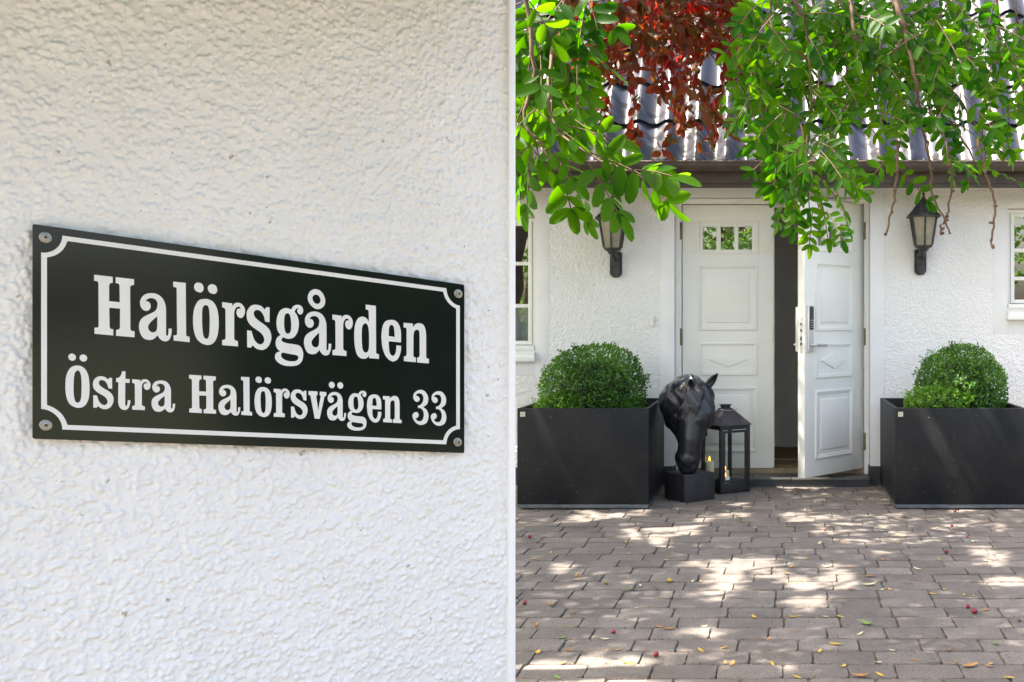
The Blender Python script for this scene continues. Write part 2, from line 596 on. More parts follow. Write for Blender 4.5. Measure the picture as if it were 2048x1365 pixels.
def in_view(x, y, z=0.0, pad=0):
    if y < 0.1:
        return False
    px = PCX + FPX * x / y
    py = PCY + FPX * (EYE - z) / y
    return 1031 - pad < px < 2048 + pad and -pad < py < 1365 + pad


spots.sort(key=lambda s: (not in_view(s[0], s[1], pad=40), s[1]))
PAVER_TOP = 0.004
rest_v, rest_f, base_n = [], [], 0
for i, (x, y, me) in enumerate(spots):
    loc = Vector((x, y, PAVER_TOP + random.uniform(-0.003, 0.003)))
    rot = Matrix.Rotation(random.gauss(0, 0.010), 4, 'Z') @ Matrix.Rotation(random.gauss(0, 0.008), 4, 'X') @ Matrix.Rotation(random.gauss(0, 0.006), 4, 'Y')
    if i < 300:
        o = bpy.data.objects.new('paver', me)
        o.matrix_local = Matrix.Translation(loc) @ rot
        put(o, paving)
    else:
        T = Matrix.Translation(loc) @ rot
        co = [T @ v.co for v in me.vertices]
        rest_v += co
        rest_f += [tuple(base_n + q for q in p.vertices) for p in me.polygons]
        base_n += len(co)
mb = MB()
mb.v = rest_v
mb.f = rest_f
far_pavers = mb.build('far_pavers', M_PAVER, paving, smooth=True, kind='stuff')

# ------------------------------------------------------------------ the house
YW = 8.65                                                     # outer face of the front wall
house = thing('house', 'white roughcast house with black tiled roof and double front door', 'house', (0, YW, 0))
XL, XR = -3.2, 3.6
ZS = 2.40                                                     # underside of the eaves
DOOR = (-0.805, 0.776, 0.0, 2.322)
WIN_L = (-2.82, -1.919, 1.09, 2.165)
WIN_R = (1.875, 2.775, 1.425, 2.233)
core = MB()
yb0, yb1 = YW + 0.004, YW + 0.30


def wall_piece(x0, x1, z0, z1):
    core.box(x0, x1, yb0, yb1, z0, z1)


wall_piece(XL, WIN_L[0], 0, ZS)
wall_piece(WIN_L[0], WIN_L[1], 0, WIN_L[2])
wall_piece(WIN_L[0], WIN_L[1], WIN_L[3], ZS)
wall_piece(WIN_L[1], DOOR[0], 0, ZS)
wall_piece(DOOR[0], DOOR[1], DOOR[3], ZS)
wall_piece(DOOR[1], WIN_R[0], 0, ZS)
wall_piece(WIN_R[0], WIN_R[1], 0, WIN_R[2])
wall_piece(WIN_R[0], WIN_R[1], WIN_R[3], ZS)
wall_piece(WIN_R[1], XR, 0, ZS)
wall = core.build('wall', M_PLASTER, house)
SL = (-2.93, -1.810, 0.882, 2.346)
SR = (1.762, 2.89, 1.224, 2.340)
CL, CR = -0.913, 0.885
ZP = 0.145
k = 0
for x0, x1, z0, z1 in ((SL[1], CL, ZP, ZS), (CR, SR[0], ZP, ZS), (SL[0], SL[1], ZP, SL[2]), (SL[0], SL[1], SL[3], ZS), (XL, SL[0], ZP, ZS),
                       (SR[0], SR[1], ZP, SR[2]), (SR[0], SR[1], SR[3], ZS), (SR[1], XR, ZP, ZS)):
    roughcast_patch('roughcast', (x0, YW + 0.001, z0), (1, 0, 0), (0, 0, 1), (0, -1, 0), x1 - x0, z1 - z0, 0.0048, 0.0036, 0.0078, 16000, 50 + k, M_FACADE, wall)
    k += 1


def frame_band(name, x0, x1, z0, z1, ix0, ix1, iz0, iz1, y0, y1, m, parent, c=0.003):
    b = MB()
    ix0, ix1, iz0, iz1 = ix0 + .0035, ix1 - .0035, (iz0 + .0035 if iz0 > z0 else iz0), iz1 - .0035
    b.cbox(x0, ix0, y0, y1, z0, z1, c)
    b.cbox(ix1, x1, y0, y1, z0, z1, c)
    if iz0 > z0:
        b.cbox(ix0 - .001, ix1 + .001, y0 + .0015, y1, z0, iz0, c)
    if iz1 < z1:
        b.cbox(ix0 - .001, ix1 + .001, y0 + .0015, y1, iz1, z1, c)
    return b.build(name, m, parent, smooth=True)


# smooth plaster bands round the windows and the door
frame_band('window_surround', SL[0], SL[1], SL[2], SL[3], WIN_L[0], WIN_L[1], WIN_L[2], WIN_L[3], YW - 0.006, YW + 0.06, M_PLASTER, wall)
frame_band('window_surround', SR[0], SR[1], SR[2], SR[3], WIN_R[0], WIN_R[1], WIN_R[2], WIN_R[3], YW - 0.006, YW + 0.06, M_PLASTER, wall)
frame_band('door_surround', CL, CR, 0.155, ZS - 0.002, DOOR[0], DOOR[1], 0.155, DOOR[3], YW - 0.012, YW + 0.10, M_PLASTER, wall)
# black plinth, broken at the door
MB().box(XL, CL - .001, YW - 0.020, YW + 0.02, 0, ZP).build('plinth', M_PLINTH, house)
MB().box(CR + .001, XR, YW - 0.020, YW + 0.02, 0, ZP).build('plinth', M_PLINTH, house)
MB().box(CL + 0.0, DOOR[0] + 0.012, YW - 0.028, YW + 0.12, 0, 0.156).build('plinth', M_PLINTH, house)
MB().box(DOOR[1] - 0.012, CR - 0.0, YW - 0.028, YW + 0.12, 0, 0.156).build('plinth', M_PLINTH, house)


# windows
def window(name_label, W, rows, side):
    x0, x1, z0, z1 = W[0] + .005, W[1] - .005, W[2] + .005, W[3] - .005
    yf = YW + 0.062
    fr = MB()
    t = 0.034
    fr.cbox(x0, x0 + t, yf, yf + 0.07, z0, z1)
    fr.cbox(x1 - t, x1, yf, yf + 0.07, z0, z1)
    fr.cbox(x0 + t, x1 - t, yf + .001, yf + 0.07, z1 - t, z1)
    fr.cbox(x0 + t, x1 - t, yf + .001, yf + 0.07, z0, z0 + t)
    w = fr.build('window', M_PAINT, house, smooth=True, label=name_label)
    mid = (x0 + x1) / 2
    for a, b in ((x0 + t, mid), (mid, x1 - t)):
        s = MB()
        c = 0.032
        s.cbox(a + .002, a + c, yf - .012, yf + 0.045, z0 + t + .002, z1 - t - .002)
        s.cbox(b - c, b - .002, yf - .012, yf + 0.045, z0 + t + .002, z1 - t - .002)
        s.cbox(a + c, b - c, yf - .011, yf + 0.045, z1 - t - c, z1 - t - .002)
        s.cbox(a + c, b - c, yf - .011, yf + 0.045, z0 + t + .002, z0 + t + c)
        s.build('casement', M_PAINT, w, smooth=True)
        zz = [z0 + t + c] + list(rows) + [z1 - t - c]
        for r in rows:
            MB().cbox(a + c, b - c, yf + .004, yf + 0.034, r - 0.015, r + 0.015).build('glazing_bar', M_PAINT, w, smooth=True)
        for i in range(len(zz) - 1):
            p = MB()
            p.add([(a + c, yf + .02, zz[i]), (b - c, yf + .02, zz[i]), (b - c, yf + .02, zz[i + 1]), (a + c, yf + .02, zz[i + 1])], [(0, 1, 2, 3)])
            p.build('pane', M_WGLASS, w)
    s = MB()
    s.prism([(x0 - .005, YW - 0.055, z0 - 0.060), (x0 - .005, YW - 0.055, z0 - 0.030), (x0 - .005, YW + 0.05, z0 - 0.004), (x0 - .005, YW + 0.05, z0 - 0.060)], (x1 - x0 + .010, 0, 0))
    s.cbox(x0 + .002, x1 - .002, YW - 0.018, YW + 0.06, z0 - 0.004, z0 + 0.028)
    s.cbox(x0 - .012, x1 + .012, YW - 0.068, YW + 0.01, z0 - 0.098, z0 - 0.058, .006)
    s.build('sill', M_PAINT, w, smooth=True)
    return w


window('small paned white window left of the front door', WIN_L, (1.445, 1.788), -1)
window('small paned white window right of the front door', WIN_R, (1.667, 1.895), 1)

# rooms behind the windows and the hall behind the door
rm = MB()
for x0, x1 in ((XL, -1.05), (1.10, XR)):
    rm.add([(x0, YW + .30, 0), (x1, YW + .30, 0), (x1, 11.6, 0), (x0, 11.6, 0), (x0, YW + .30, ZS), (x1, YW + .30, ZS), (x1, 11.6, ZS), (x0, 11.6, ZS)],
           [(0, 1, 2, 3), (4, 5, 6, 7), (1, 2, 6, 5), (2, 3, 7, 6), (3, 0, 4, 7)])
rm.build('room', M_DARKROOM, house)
ct = MB()
for x0, x1, z0, z1 in ((-2.80, -1.93, 1.10, 1.45),):
    n = 60
    vs = []
    for i in range(n + 1):
        xx = x0 + (x1 - x0) * i / n
        yy = YW + 0.20 + 0.015 * math.sin(i * 0.9)
        vs += [(xx, yy, z0), (xx, yy, z1)]
    ct.add(vs, [(2 * i, 2 * i + 2, 2 * i + 3, 2 * i + 1) for i in range(n)])
ct.build('cafe_curtain', M_CURTAIN, house, smooth='all')
hl = MB()
HX0, HX1, HY0, HY1, HZ = -1.00, 1.05, YW + 0.30, 10.45, 0.11
hl.add([(HX0, HY0, HZ), (HX1, HY0, HZ), (HX1, HY1, HZ), (HX0, HY1, HZ), (HX0, HY0, ZS), (HX1, HY0, ZS), (HX1, HY1, ZS), (HX0, HY1, ZS)],
       [(4, 5, 6, 7), (1, 2, 6, 5), (2, 3, 7, 6), (3, 0, 4, 7)])
hl.build('hall_wall', M_HALL, house)
MB().box(HX0, HX1, HY1 - 0.02, HY1 - 0.002, 2.045, ZS).build('hall_frieze', M_HALLTOP, house)
MB().add([(HX0, YW + .14, HZ), (HX1, YW + .14, HZ), (HX1, HY1, HZ), (HX0, HY1, HZ)], [(0, 1, 2, 3)]).build('hall_floor', M_HALLFLOOR, house)
MB().box(HX0, HX1, YW + .13, HY1, -0.03, HZ - 0.004).build('hall_base', M_STONE, house)

m1 = MB()
m1.cbox(-0.55, 0.55, 8.95, 9.25, HZ + 0.002, HZ + 0.018, 0.004)
m1.build('doormat', M_COIR, None, label='brown coir doormat just inside the open door', cat='doormat')
m2 = MB()
m2.cbox(-0.75, 0.55, -0.38, 0.38, HZ + 0.002, HZ + 0.016, 0.004, Matrix.Translation((0.15, 9.85, 0)) @ Matrix.Rotation(R(-9), 4, 'Z'))
m2.build('hall_mat', M_COIR, None, label='large brown mat further back on the hall floor', cat='mat')

# step of dark stone slabs in front of the door
st = thing('entrance_step', 'low dark stone step in front of the white double door', 'step', (0, 8.6, 0))
sf = MB()
sf.cbox(DOOR[0] + .014, DOOR[1] - .014, 8.535, 8.775, -0.01, 0.058, 0.006)
sf.build('riser', M_PLINTH, st)
xs = np.linspace(DOOR[0] + .012, DOOR[1] - .012, 6)
for i in range(5):
    MB().cbox(xs[i] + .002, xs[i + 1] - .002, 8.527, 8.782, 0.0585, 0.078, 0.003).build('slab', M_STONE, st, smooth=True)

# door frame
YD = 8.776                                                   # outer face of the closed leaf
fr = MB()
lx0, lx1 = -0.749, 0.730
ztop, zbot = 2.271, 0.123
fr.cbox(DOOR[0] + .0045, lx0 - .004, YD - 0.030, YD + 0.08, 0.079, DOOR[3] - .0045)
fr.cbox(lx1 + .004, DOOR[1] - .0045, YD - 0.030, YD + 0.08, 0.079, DOOR[3] - .0045)
fr.cbox(lx0 - .004, lx1 + .004, YD - 0.029, YD + 0.08, ztop + .004, DOOR[3] - .005)
fr.cbox(DOOR[0] + .0045, lx0 - .016, YD - 0.046, YD - .030, 0.079, DOOR[3] - .006)
fr.cbox(lx1 + .016, DOOR[1] - .0045, YD - 0.046, YD - .030, 0.079, DOOR[3] - .006)
fr.cbox(lx0 - .016, lx1 + .016, YD - 0.0455, YD - .030, ztop + .018, DOOR[3] - .006)
fr.cbox(lx0 - .006, lx0 + .018, YD + .069, YD + 0.0795, 0.10, ztop + .01)
fr.cbox(lx1 - .018, lx1 + .006, YD + .069, YD + 0.0795, 0.10, ztop + .01)
fr.cbox(lx0 + .018, lx1 - .018, YD + .069, YD + 0.0795, ztop - .016, ztop + .01)
fr.build('door_frame', M_PAINT, house, smooth=True)
MB().cbox(lx0 - .003, lx1 + .003, YD - 0.012, YD + 0.10, 0.0785, 0.119, 0.003).build('threshold', mat('worn_oak', (0.22, 0.16, 0.10), 0.6, (0.30, 0.23, 0.15), 14), house)

LW, LH, LT = 0.742, 2.146, 0.066                              # leaf width, height, thickness


def leaf_parts(name, label, T, mirror):
    """one leaf, local: x from hinge side 0 to LW, y outward = -, z up; mirror = hinge on the right"""
    sg = -1 if mirror else 1
    X = lambda a: sg * a
    ux = 0.001853

    def rect(a0, a1, b0, b1):
        # zoomed drawing units (x from hinge edge, z from top) to leaf metres
        return a0 * ux, a1 * ux, LH - b1 * ux, LH - b0 * ux

    def bx(b, x0, x1, y0, y1, z0, z1, c=0.002):
        xa, xb = sorted((X(x0), X(x1)))
        b.cbox(xa, xb, y0, y1, z0, z1, c, T)

    gx0, gx1, gz0, gz1 = rect(70, 330, 73, 213)
    b = MB()
    bx(b, 0.002, LW, 0, LT, 0, gz0)
    bx(b, 0.002, LW, 0, LT, gz1, LH)
    bx(b, 0.002, gx0, 0.0008, LT, gz0 - .001, gz1 + .001)
    bx(b, gx1, LW, 0.0008, LT, gz0 - .001, gz1 + .001)
    d = b.build(name, M_PAINTD, house, smooth=True, label=label)
    # glazed top with three panes
    px = [rect(90, 150, 95, 196), rect(169, 229, 95, 196), rect(247, 307, 95, 196)]
    b = MB()
    zz0, zz1 = px[0][2], px[0][3]
    bx(b, gx0, px[0][0], 0.006, LT - .006, gz0, gz1)
    bx(b, px[0][1], px[1][0], 0.006, LT - .006, gz0, gz1)
    bx(b, px[1][1], px[2][0], 0.006, LT - .006, gz0, gz1)
    bx(b, px[2][1], gx1, 0.006, LT - .006, gz0, gz1)
    for q in px:
        bx(b, q[0] - .001, q[1] + .001, 0.007, LT - .006, gz0, zz0)
        bx(b, q[0] - .001, q[1] + .001, 0.007, LT - .006, zz1, gz1)
    b.build('glazing_frame', M_PAINTD, d, smooth=True)
    b = MB()
    r = 0.010
    bx(b, gx0 - r, gx0 + r, -0.007, 0.01, gz0 - r, gz1 + r, .004)
    bx(b, gx1 - r, gx1 + r, -0.007, 0.01, gz0 - r, gz1 + r, .004)
    bx(b, gx0 + r, gx1 - r, -0.0065, 0.01, gz0 - r, gz0 + r, .004)
    bx(b, gx0 + r, gx1 - r, -0.0065, 0.01, gz1 - r, gz1 + r, .004)
    b.build('glazing_bead', M_PAINTD, d, smooth=True)
    for q in px:
        b = MB()
        b.add([T @ Vector((X(q[0]), 0.03, q[2])), T @ Vector((X(q[1]), 0.03, q[2])), T @ Vector((X(q[1]), 0.03, q[3])), T @ Vector((X(q[0]), 0.03, q[3]))], [(0, 1, 2, 3)])
        b.build('pane', M_WGLASS, d)
    # raised panels
    for i, (a, bb) in enumerate((((70, 330, 266, 552), 34), ((72, 330, 605, 750), 0), ((70, 330, 802, 1086), 36))):
        x0, x1, z0, z1 = rect(*a)
        b = MB()
        w1 = 0.018
        for off, wd, hgt in ((0, 0.017, 0.012), (0.017, 0.012, 0.007)):
            p0, p1, q0, q1 = x0 + off, x1 - off, z0 + off, z1 - off
            bx(b, p0, p0 + wd, -hgt, 0.004, q0, q1, .0045)
            bx(b, p1 - wd, p1, -hgt, 0.004, q0, q1, .0045)
            bx(b, p0 + wd, p1 - wd, -hgt + .0004, 0.004, q0, q0 + wd, .0045)
            bx(b, p0 + wd, p1 - wd, -hgt + .0004, 0.004, q1 - wd, q1, .0045)
        b.build('panel_moulding', M_PAINTD, d, smooth=True)
        if bb:
            e = bb * ux
            b = MB()
            bx(b, x0 + e, x1 - e, -0.009, 0.004, z0 + e, z1 - e, .006)
            b.build('raised_panel', M_PAINTD, d, smooth=True)
        else:
            cx, cz = (x0 + x1) / 2, (z0 + z1) / 2
            rx, rz = 0.170, 0.068
            b = MB()
            y0 = 0.0
            pts = [(cx - rx, y0, cz), (cx, y0, cz - rz), (cx + rx, y0, cz), (cx, y0, cz + rz)]
            top = (cx, -0.013, cz - rz * 0.15)
            vs = [T @ Vector((X(p[0]), p[1], p[2])) for p in pts] + [T @ Vector((X(p[0] * .96 + cx * .04), -0.010, p[2] * .96 + cz * .04)) for p in pts] + \
                 [T @ Vector((X(top[0]), top[1], top[2]))]
            b.add(vs, [(0, 1, 5, 4), (1, 2, 6, 5), (2, 3, 7, 6), (3, 0, 4, 7), (4, 5, 8), (5, 6, 8), (6, 7, 8), (7, 4, 8)])
            b.build('diamond_boss', M_PAINTD, d)
    # hinges
    for zc in (rect(0, 1, 80, 155), rect(0, 1, 545, 620), rect(0, 1, 1003, 1078)):
        b = MB()
        zm = (zc[2] + zc[3]) / 2
        hh = 0.066
        b.lathe([(0.0105, zm - hh), (0.0105, zm - 0.003), (0.0085, zm - 0.002), (0.0085, zm + 0.002), (0.0105, zm + 0.003), (0.0105, zm + hh), (0.006, zm + hh + .006), (0.001, zm + hh + 0.010)],
                X(-0.009), -0.030, 12, M=T)
        b.build('hinge', M_BRASS, d, smooth=True)
    return d, X


T_left = Matrix.Translation((lx0, YD, zbot))
dl, _ = leaf_parts('door_leaf', 'closed left leaf of the white double door', T_left, False)
# cover strip and bolts on the closed leaf's meeting edge
b = MB()
b.cbox(LW - 0.006, LW + 0.010, 0.010, LT, 0.004, LH - .004, .002, T_left)
b.build('meeting_strip', M_PAINTD, dl, smooth=True)
b = MB()
b.cbox(LW - 0.003, LW + 0.0025, -0.0015, 0.012, LH - 600 * .001853, LH - 518 * .001853, .001, T_left)
b.cbox(LW + 0.009, LW + 0.012, 0.02, 0.05, LH - 632 * .001853, LH - 460 * .001853, .001, T_left)
b.build('strike_plate', M_STEEL, dl)

OPEN = R(50.0)
T_right = Matrix.Translation((lx1, YD - 0.004, zbot)) @ Matrix.Translation((0.009, -0.030, 0)) @ Matrix.Rotation(OPEN, 4, 'Z') @ Matrix.Translation((-0.009, 0.030, 0))
dr, X = leaf_parts('door_leaf', 'right leaf of the white double door, standing open with keypad lock', T_right, True)


def bxr(b, x0, x1, y0, y1, z0, z1, c=0.002):
    xa, xb = sorted((X(x0), X(x1)))
    b.cbox(xa, xb, y0, y1, z0, z1, c, T_right)


zu = lambda a: LH - a * 0.001853
lk = LW - 0.085
b = MB()
bxr(b, lk, lk + 0.062, -0.024, 0.001, zu(640), zu(447), .010)
lockp = b.build('lock_plate', M_LOCKGREY, dr, smooth=True)
b = MB()
bxr(b, lk + 0.008, lk + 0.054, -0.031, -0.020, zu(548), zu(452), .006)
b.build('keypad', M_KEY, dr, smooth=True)
b = MB()
for i in range(4):
    for j in range(3):
        bxr(b, lk + 0.015 + j * 0.013, lk + 0.022 + j * 0.013, -0.0325, -0.030, zu(540) + i * 0.018, zu(540) + i * 0.018 + 0.008, .001)
b.build('keypad_buttons', M_GROOVE, dr)
b = MB()
hz = zu(611)
hp = [Vector((X(lk + 0.03), -0.022, hz)), Vector((X(lk + 0.03), -0.058, hz)), Vector((X(lk + 0.022), -0.066, hz)), Vector((X(lk - 0.02), -0.068, hz)), Vector((X(lk - 0.105), -0.066, hz - .002))]
b.tube([T_right @ p for p in hp], [0.011, 0.011, 0.0115, 0.0115, 0.0105], 10)
b.build('door_handle', M_STEEL, dr, smooth=True)
b = MB()
bxr(b, lk - 0.004, lk + 0.066, LT - .001, LT + 0.042, zu(640), zu(452), .010)
b.build('inside_lock', M_LOCKGREY, dr, smooth=True)
b = MB()
hp = [Vector((X(lk + 0.03), LT + 0.04, hz)), Vector((X(lk + 0.03), LT + 0.075, hz)), Vector((X(lk - 0.08), LT + 0.078, hz))]
b.tube([T_right @ p for p in hp], 0.011, 10)
b.build('inside_handle', M_STEEL, dr, smooth=True)
b = MB()
bxr(b, LW - .001, LW + 0.0025, 0.020, 0.044, zu(645), zu(496), .001)
b.build('lock_faceplate', M_STEEL, dr)
b = MB()
for a0, a1 in ((520, 530), (545, 556), (576, 592), (600, 612)):
    bxr(b, LW + .001, LW + 0.006, 0.025, 0.039, zu(a1), zu(a0), .001)
b.build('lock_bolts', M_KEY, dr)

# ------------------------------------------------------------------ eaves, gutter, roof
ea = MB()
ea.box(XL, XR, 8.275, YW + 0.30, ZS, ZS + 0.03)
ea.build('soffit', M_BROWN, house)
fa = MB()
fa.cbox(XL, XR, 8.250, 8.275, 2.376, 2.50, 0.003)
fa.cbox(XL, XR, 8.259, 8.275, 2.346, 2.3765, 0.003)
fa.cbox(XL, XR, 8.30, 8.318, 2.350, ZS, 0.003)
fa.build('fascia', M_BROWN, house, smooth=True)
gu = MB()
gy, gz, gr = 8.190, 2.524, 0.066
ring = [Vector((XL, gy - gr * math.cos(math.pi * k / 12), gz - gr * math.sin(math.pi * k / 12))) for k in range(13)]
ring += [Vector((XL, gy + (gr - .004) * math.cos(math.pi * k / 12), gz - (gr - .004) * math.sin(math.pi * k / 12))) for k in range(13)]
gu.loft([ring, [p + Vector((XR - XL, 0, 0)) for p in ring]])
gu.tube([(XL, gy - gr, gz + .003), (XR, gy - gr, gz + .003)], 0.008, 8)
gutter = gu.build('gutter', M_GUTTER, house, smooth=True)
for xx in (-2.6, -1.45, -0.46, 0.30, 1.20, 1.93, 2.9):
    b = MB()
    for a in range(9):
        pass
    ring_o = [Vector((0, gy - (gr + .004) * math.cos(math.pi * k / 10), gz - (gr + .004) * math.sin(math.pi * k / 10))) for k in range(11)]
    vs = [Vector((xx - .013, p.y, p.z)) for p in ring_o] + [Vector((xx + .013, p.y, p.z)) for p in ring_o]
    b.add(vs, [(i, i + 1, 12 + i, 11 + i) for i in range(10)])
    b.build('gutter_bracket', M_GUTTER, gutter, smooth=True)
gd = MB()
gd.box(XL, XR, gy - gr + .004, gy - gr + .010, gz + .010, gz + .014)
xx = XL
while xx < XR:
    gd.box(xx, xx + 0.006, gy - gr + .002, gy + 0.04, gz + 0.004, gz + 0.019)
    xx += 0.016
gd.build('leaf_guard', M_GUARD, house)

SLOPE = R(57)
TW, TLEN, TS = 0.235, 0.475, 0.42
s_dir = Vector((0, math.cos(SLOPE), math.sin(SLOPE)))
n_dir = Vector((0, -math.sin(SLOPE), math.cos(SLOPE)))
EAVE = Vector((0, 8.215, 2.505))
ROWS = 9
rf = MB()
E0, E1 = EAVE - n_dir * 0.060, EAVE - n_dir * 0.060 + s_dir * (TS * ROWS)
rf.prism([(XL, E0.y, E0.z), (XL, E1.y, E1.z), (XL, E1.y + .3, E1.z - .15), (XL, E0.y + .25, E0.z - .02)], (XR - XL, 0, 0))
roof = rf.build('roof', M_TILEDGE, house)
# pantile: a wide round trough and a narrower roll
NP = 16


def prof(t):
    a = 2 * math.pi * t
    return 0.056 * (0.5 + 0.5 * math.cos(a)) ** 1.25 - 0.012 + 0.004 * math.sin(a)


tv, tf = [], []
th = 0.017
for sgn in (0, 1):
    for e, s0, lift in ((0, 0.0, 0.033), (1, 0.03, 0.031), (2, TLEN, 0.0)):
        for i in range(NP + 1):
            t = i / NP * 1.06 - 0.03
            tv.append((t * TW, s0, prof(t) + lift - (th if sgn else 0) - (0.004 if e == 0 and not sgn else 0)))
w = NP + 1
for e in range(2):
    for i in range(NP):
        a = e * w + i
        tf.append((a, a + 1, a + 1 + w, a + w))
for i in range(NP):
    a = i
    tf.append((a, a + 3 * w, a + 3 * w + 1, a + 1))
    a = 3 * w + i
    tf.append((a, a + 2 * w, a + 2 * w + 1, a + 1))
tile_me = bpy.data.meshes.new('roof_tile')
tile_me.from_pydata(tv, [], tf)
bm = bmesh.new()
bm.from_mesh(tile_me)
bmesh.ops.recalc_face_normals(bm, faces=bm.faces)
bm.to_mesh(tile_me)
bm.free()
tile_me.shade_smooth()
tile_me.set_sharp_from_angle(angle=R(45))
tile_me.materials.append(M_TILE)
ncol = int((XR - XL) / TW)
for r in range(ROWS):
    for c in range(ncol):
        p = EAVE + s_dir * (TS * r) + Vector((XL + 0.02 + c * TW, 0, 0)) + n_dir * random.uniform(-.002, .002)
        o = bpy.data.objects.new('roof_tile', tile_me)
        Mt = Matrix(((1, 0, 0, p.x), (0, s_dir.y, n_dir.y, p.y), (0, s_dir.z, n_dir.z, p.z), (0, 0, 0, 1)))
        Mt = Mt @ Matrix.Rotation(random.gauss(0, .006), 4, 'Z') @ Matrix.Rotation(random.gauss(0, .008), 4, 'Y')
        o.matrix_local = Matrix.Translation(-ORG[house]) @ Mt
        put(o, roof)


# ------------------------------------------------------------------ leaves
LEAF_V = np.array([(0, 0, 0), (0, .5, -.02), (0, 1, -.06), (-.36, .22, .04), (-.5, .52, .05), (-.3, .84, .0), (.36, .22, .04), (.5, .52, .05), (.3, .84, .0)])
LEAF_F = np.array([(0, 1, 4), (0, 4, 3), (1, 2, 5), (1, 5, 4), (0, 7, 1), (0, 6, 7), (1, 8, 2), (1, 7, 8)])
OVAL_V = np.array([(0, 0, 0), (0, .5, -.02), (0, 1, -.07), (-.27, .10, .02), (-.46, .33, .05), (-.48, .64, .04), (-.30, .90, -.02), (.27, .10, .02), (.46, .33, .05), (.48, .64, .04), (.30, .90, -.02)])
OVAL_F = np.array([(0, 1, 4), (0, 4, 3), (1, 5, 4), (1, 6, 5), (1, 2, 6), (0, 8, 1), (0, 7, 8), (1, 8, 9), (1, 9, 10), (1, 10, 2)])
HEX_V = np.array([(0, 0, 0), (0, 1, -.04), (-.42, .3, .03), (-.38, .7, .03), (.42, .3, .03), (.38, .7, .03)])
HEX_F = np.array([(0, 5, 2), (0, 4, 5), (5, 1, 3), (5, 3, 2)])
HEX_F = np.array([(0, 3, 2), (0, 1, 3), (0, 5, 1), (0, 4, 5)])


def norm(a):
    return a / np.maximum(np.linalg.norm(a, axis=-1, keepdims=True), 1e-9)


def leaf_frames(P, A, Nn):
    A = norm(A)
    B = norm(np.cross(A, Nn))
    Nn = np.cross(B, A)
    return A, B, Nn


def leaf_mesh(name, P, A, Nn, L, W, m, parent=None, base=(HEX_V, HEX_F), **kw):
    A, B, Nn = leaf_frames(P, A, Nn)
    bv, bf = base
    V = P[:, None, :] + B[:, None, :] * (bv[None, :, 0:1] * W[:, None, None]) + A[:, None, :] * (bv[None, :, 1:2] * L[:, None, None]) + \
        Nn[:, None, :] * (bv[None, :, 2:3] * L[:, None, None])
    n = len(P)
    Fc = bf[None] + (np.arange(n) * len(bv))[:, None, None]
    return np_mesh(name, V.reshape(-1, 3), Fc.reshape(-1, 3), m, parent, smooth=False, **kw)


def proj(P):
    y = np.maximum(P[:, 1], 0.05)
    return PCX + FPX * P[:, 0] / y, PCY + FPX * (EYE - P[:, 2]) / y


def split_leaves(tree, P, A, Nn, L, W, m, name='leaf', limit=300, base=(LEAF_V, LEAF_F)):
    """the leaves that show largest become parts of their own, the rest one part"""
    px, py = proj(P)
    vis = (px > 1035) & (px < 2046) & (py > 2) & (py < 1363) & (P[:, 1] > .5)
    score = np.where(vis, L / np.maximum(P[:, 1], .1), 0)
    order = np.argsort(-score)
    big = order[:limit]
    big = big[score[big] > 0]
    rest = np.setdiff1d(np.arange(len(P)), big)
    me = bpy.data.meshes.new(name)
    me.from_pydata([tuple(v) for v in base[0]], [], [tuple(int(q) for q in f) for f in base[1]])
    me.shade_smooth()
    me.materials.append(m)
    fa, fb, fn = leaf_frames(P[big], A[big], Nn[big])
    o0 = ORG[tree]
    for i, q in enumerate(big):
        o = bpy.data.objects.new(name, me)
        M4 = Matrix.Identity(4)
        for r in range(3):
            M4[r][0] = fb[i][r] * W[q]
            M4[r][1] = fa[i][r] * L[q]
            M4[r][2] = fn[i][r] * L[q]
            M4[r][3] = P[q][r] - o0[r]
        o.matrix_local = M4
        put(o, tree)
    leaf_mesh('foliage', P[rest], A[rest], Nn[rest], L[rest], W[rest], m, tree, base=base, kind='stuff')


# ------------------------------------------------------------------ planters and box bushes
PYF, PYB, PH = 7.49, 8.535, 0.711


def planter(x0, x1, label):
    t = thing('planter', label, 'planter', ((x0 + x1) / 2, (PYF + PYB) / 2, 0), 'square planters flanking the door')
    th = 0.030
    zb = 0.042
    MB().cbox(x0, x1, PYF, PYF + th, zb, PH, .004).build('front_panel', M_PLANTER, t, smooth=True)
    MB().cbox(x0, x1, PYB - th, PYB, zb, PH, .004).build('back_panel', M_PLANTER, t, smooth=True)
    for a in (x0, x1 - th):
        MB().cbox(a + .0006, a + th - .0006, PYF + th, PYB - th, zb, PH - .0008, .004).build('side_panel', M_PLANTER, t, smooth=True)
    b = MB()
    b.cbox(x0 + .003, x1 - .003, PYF + .003, PYB - .003, 0.014, zb - .001, .003)
    b.build('base_band', M_PLBAND, t, smooth=True)
    for sx in (x0 + .07, x1 - .07):
        for sy in (PYF + .08, PYB - .08):
            MB().cbox(sx - .04, sx + .04, sy - .04, sy + .04, 0.0, 0.016, .002).build('foot', M_IRON, t)
    MB().box(x0 + th, x1 - th, PYF + th, PYB - th, PH - 0.20, PH - 0.07).build('soil', M_SOIL, t)
    b = MB()
    bx = x0 + .022
    b.cbox(bx, bx + 0.034, PYF - .002, PYF + .002, PH - 0.058, PH - 0.025, .0008)
    bd = b.build('badge', M_BADGE, t)
    b = MB()
    for i, zz in enumerate((PH - .036, PH - .044, PH - .050)):
        b.box(bx + .006, bx + 0.028 - .004 * i, PYF - .0028, PYF - .0021, zz, zz + .0028)
    b.build('badge_print', M_BADGEINK, bd)
    return t


planter(-1.790, -0.873, 'dark grey square planter on the left, beside the horse head statue')
planter(0.843, 1.760, 'dark grey square planter on the right, clear of the open door')


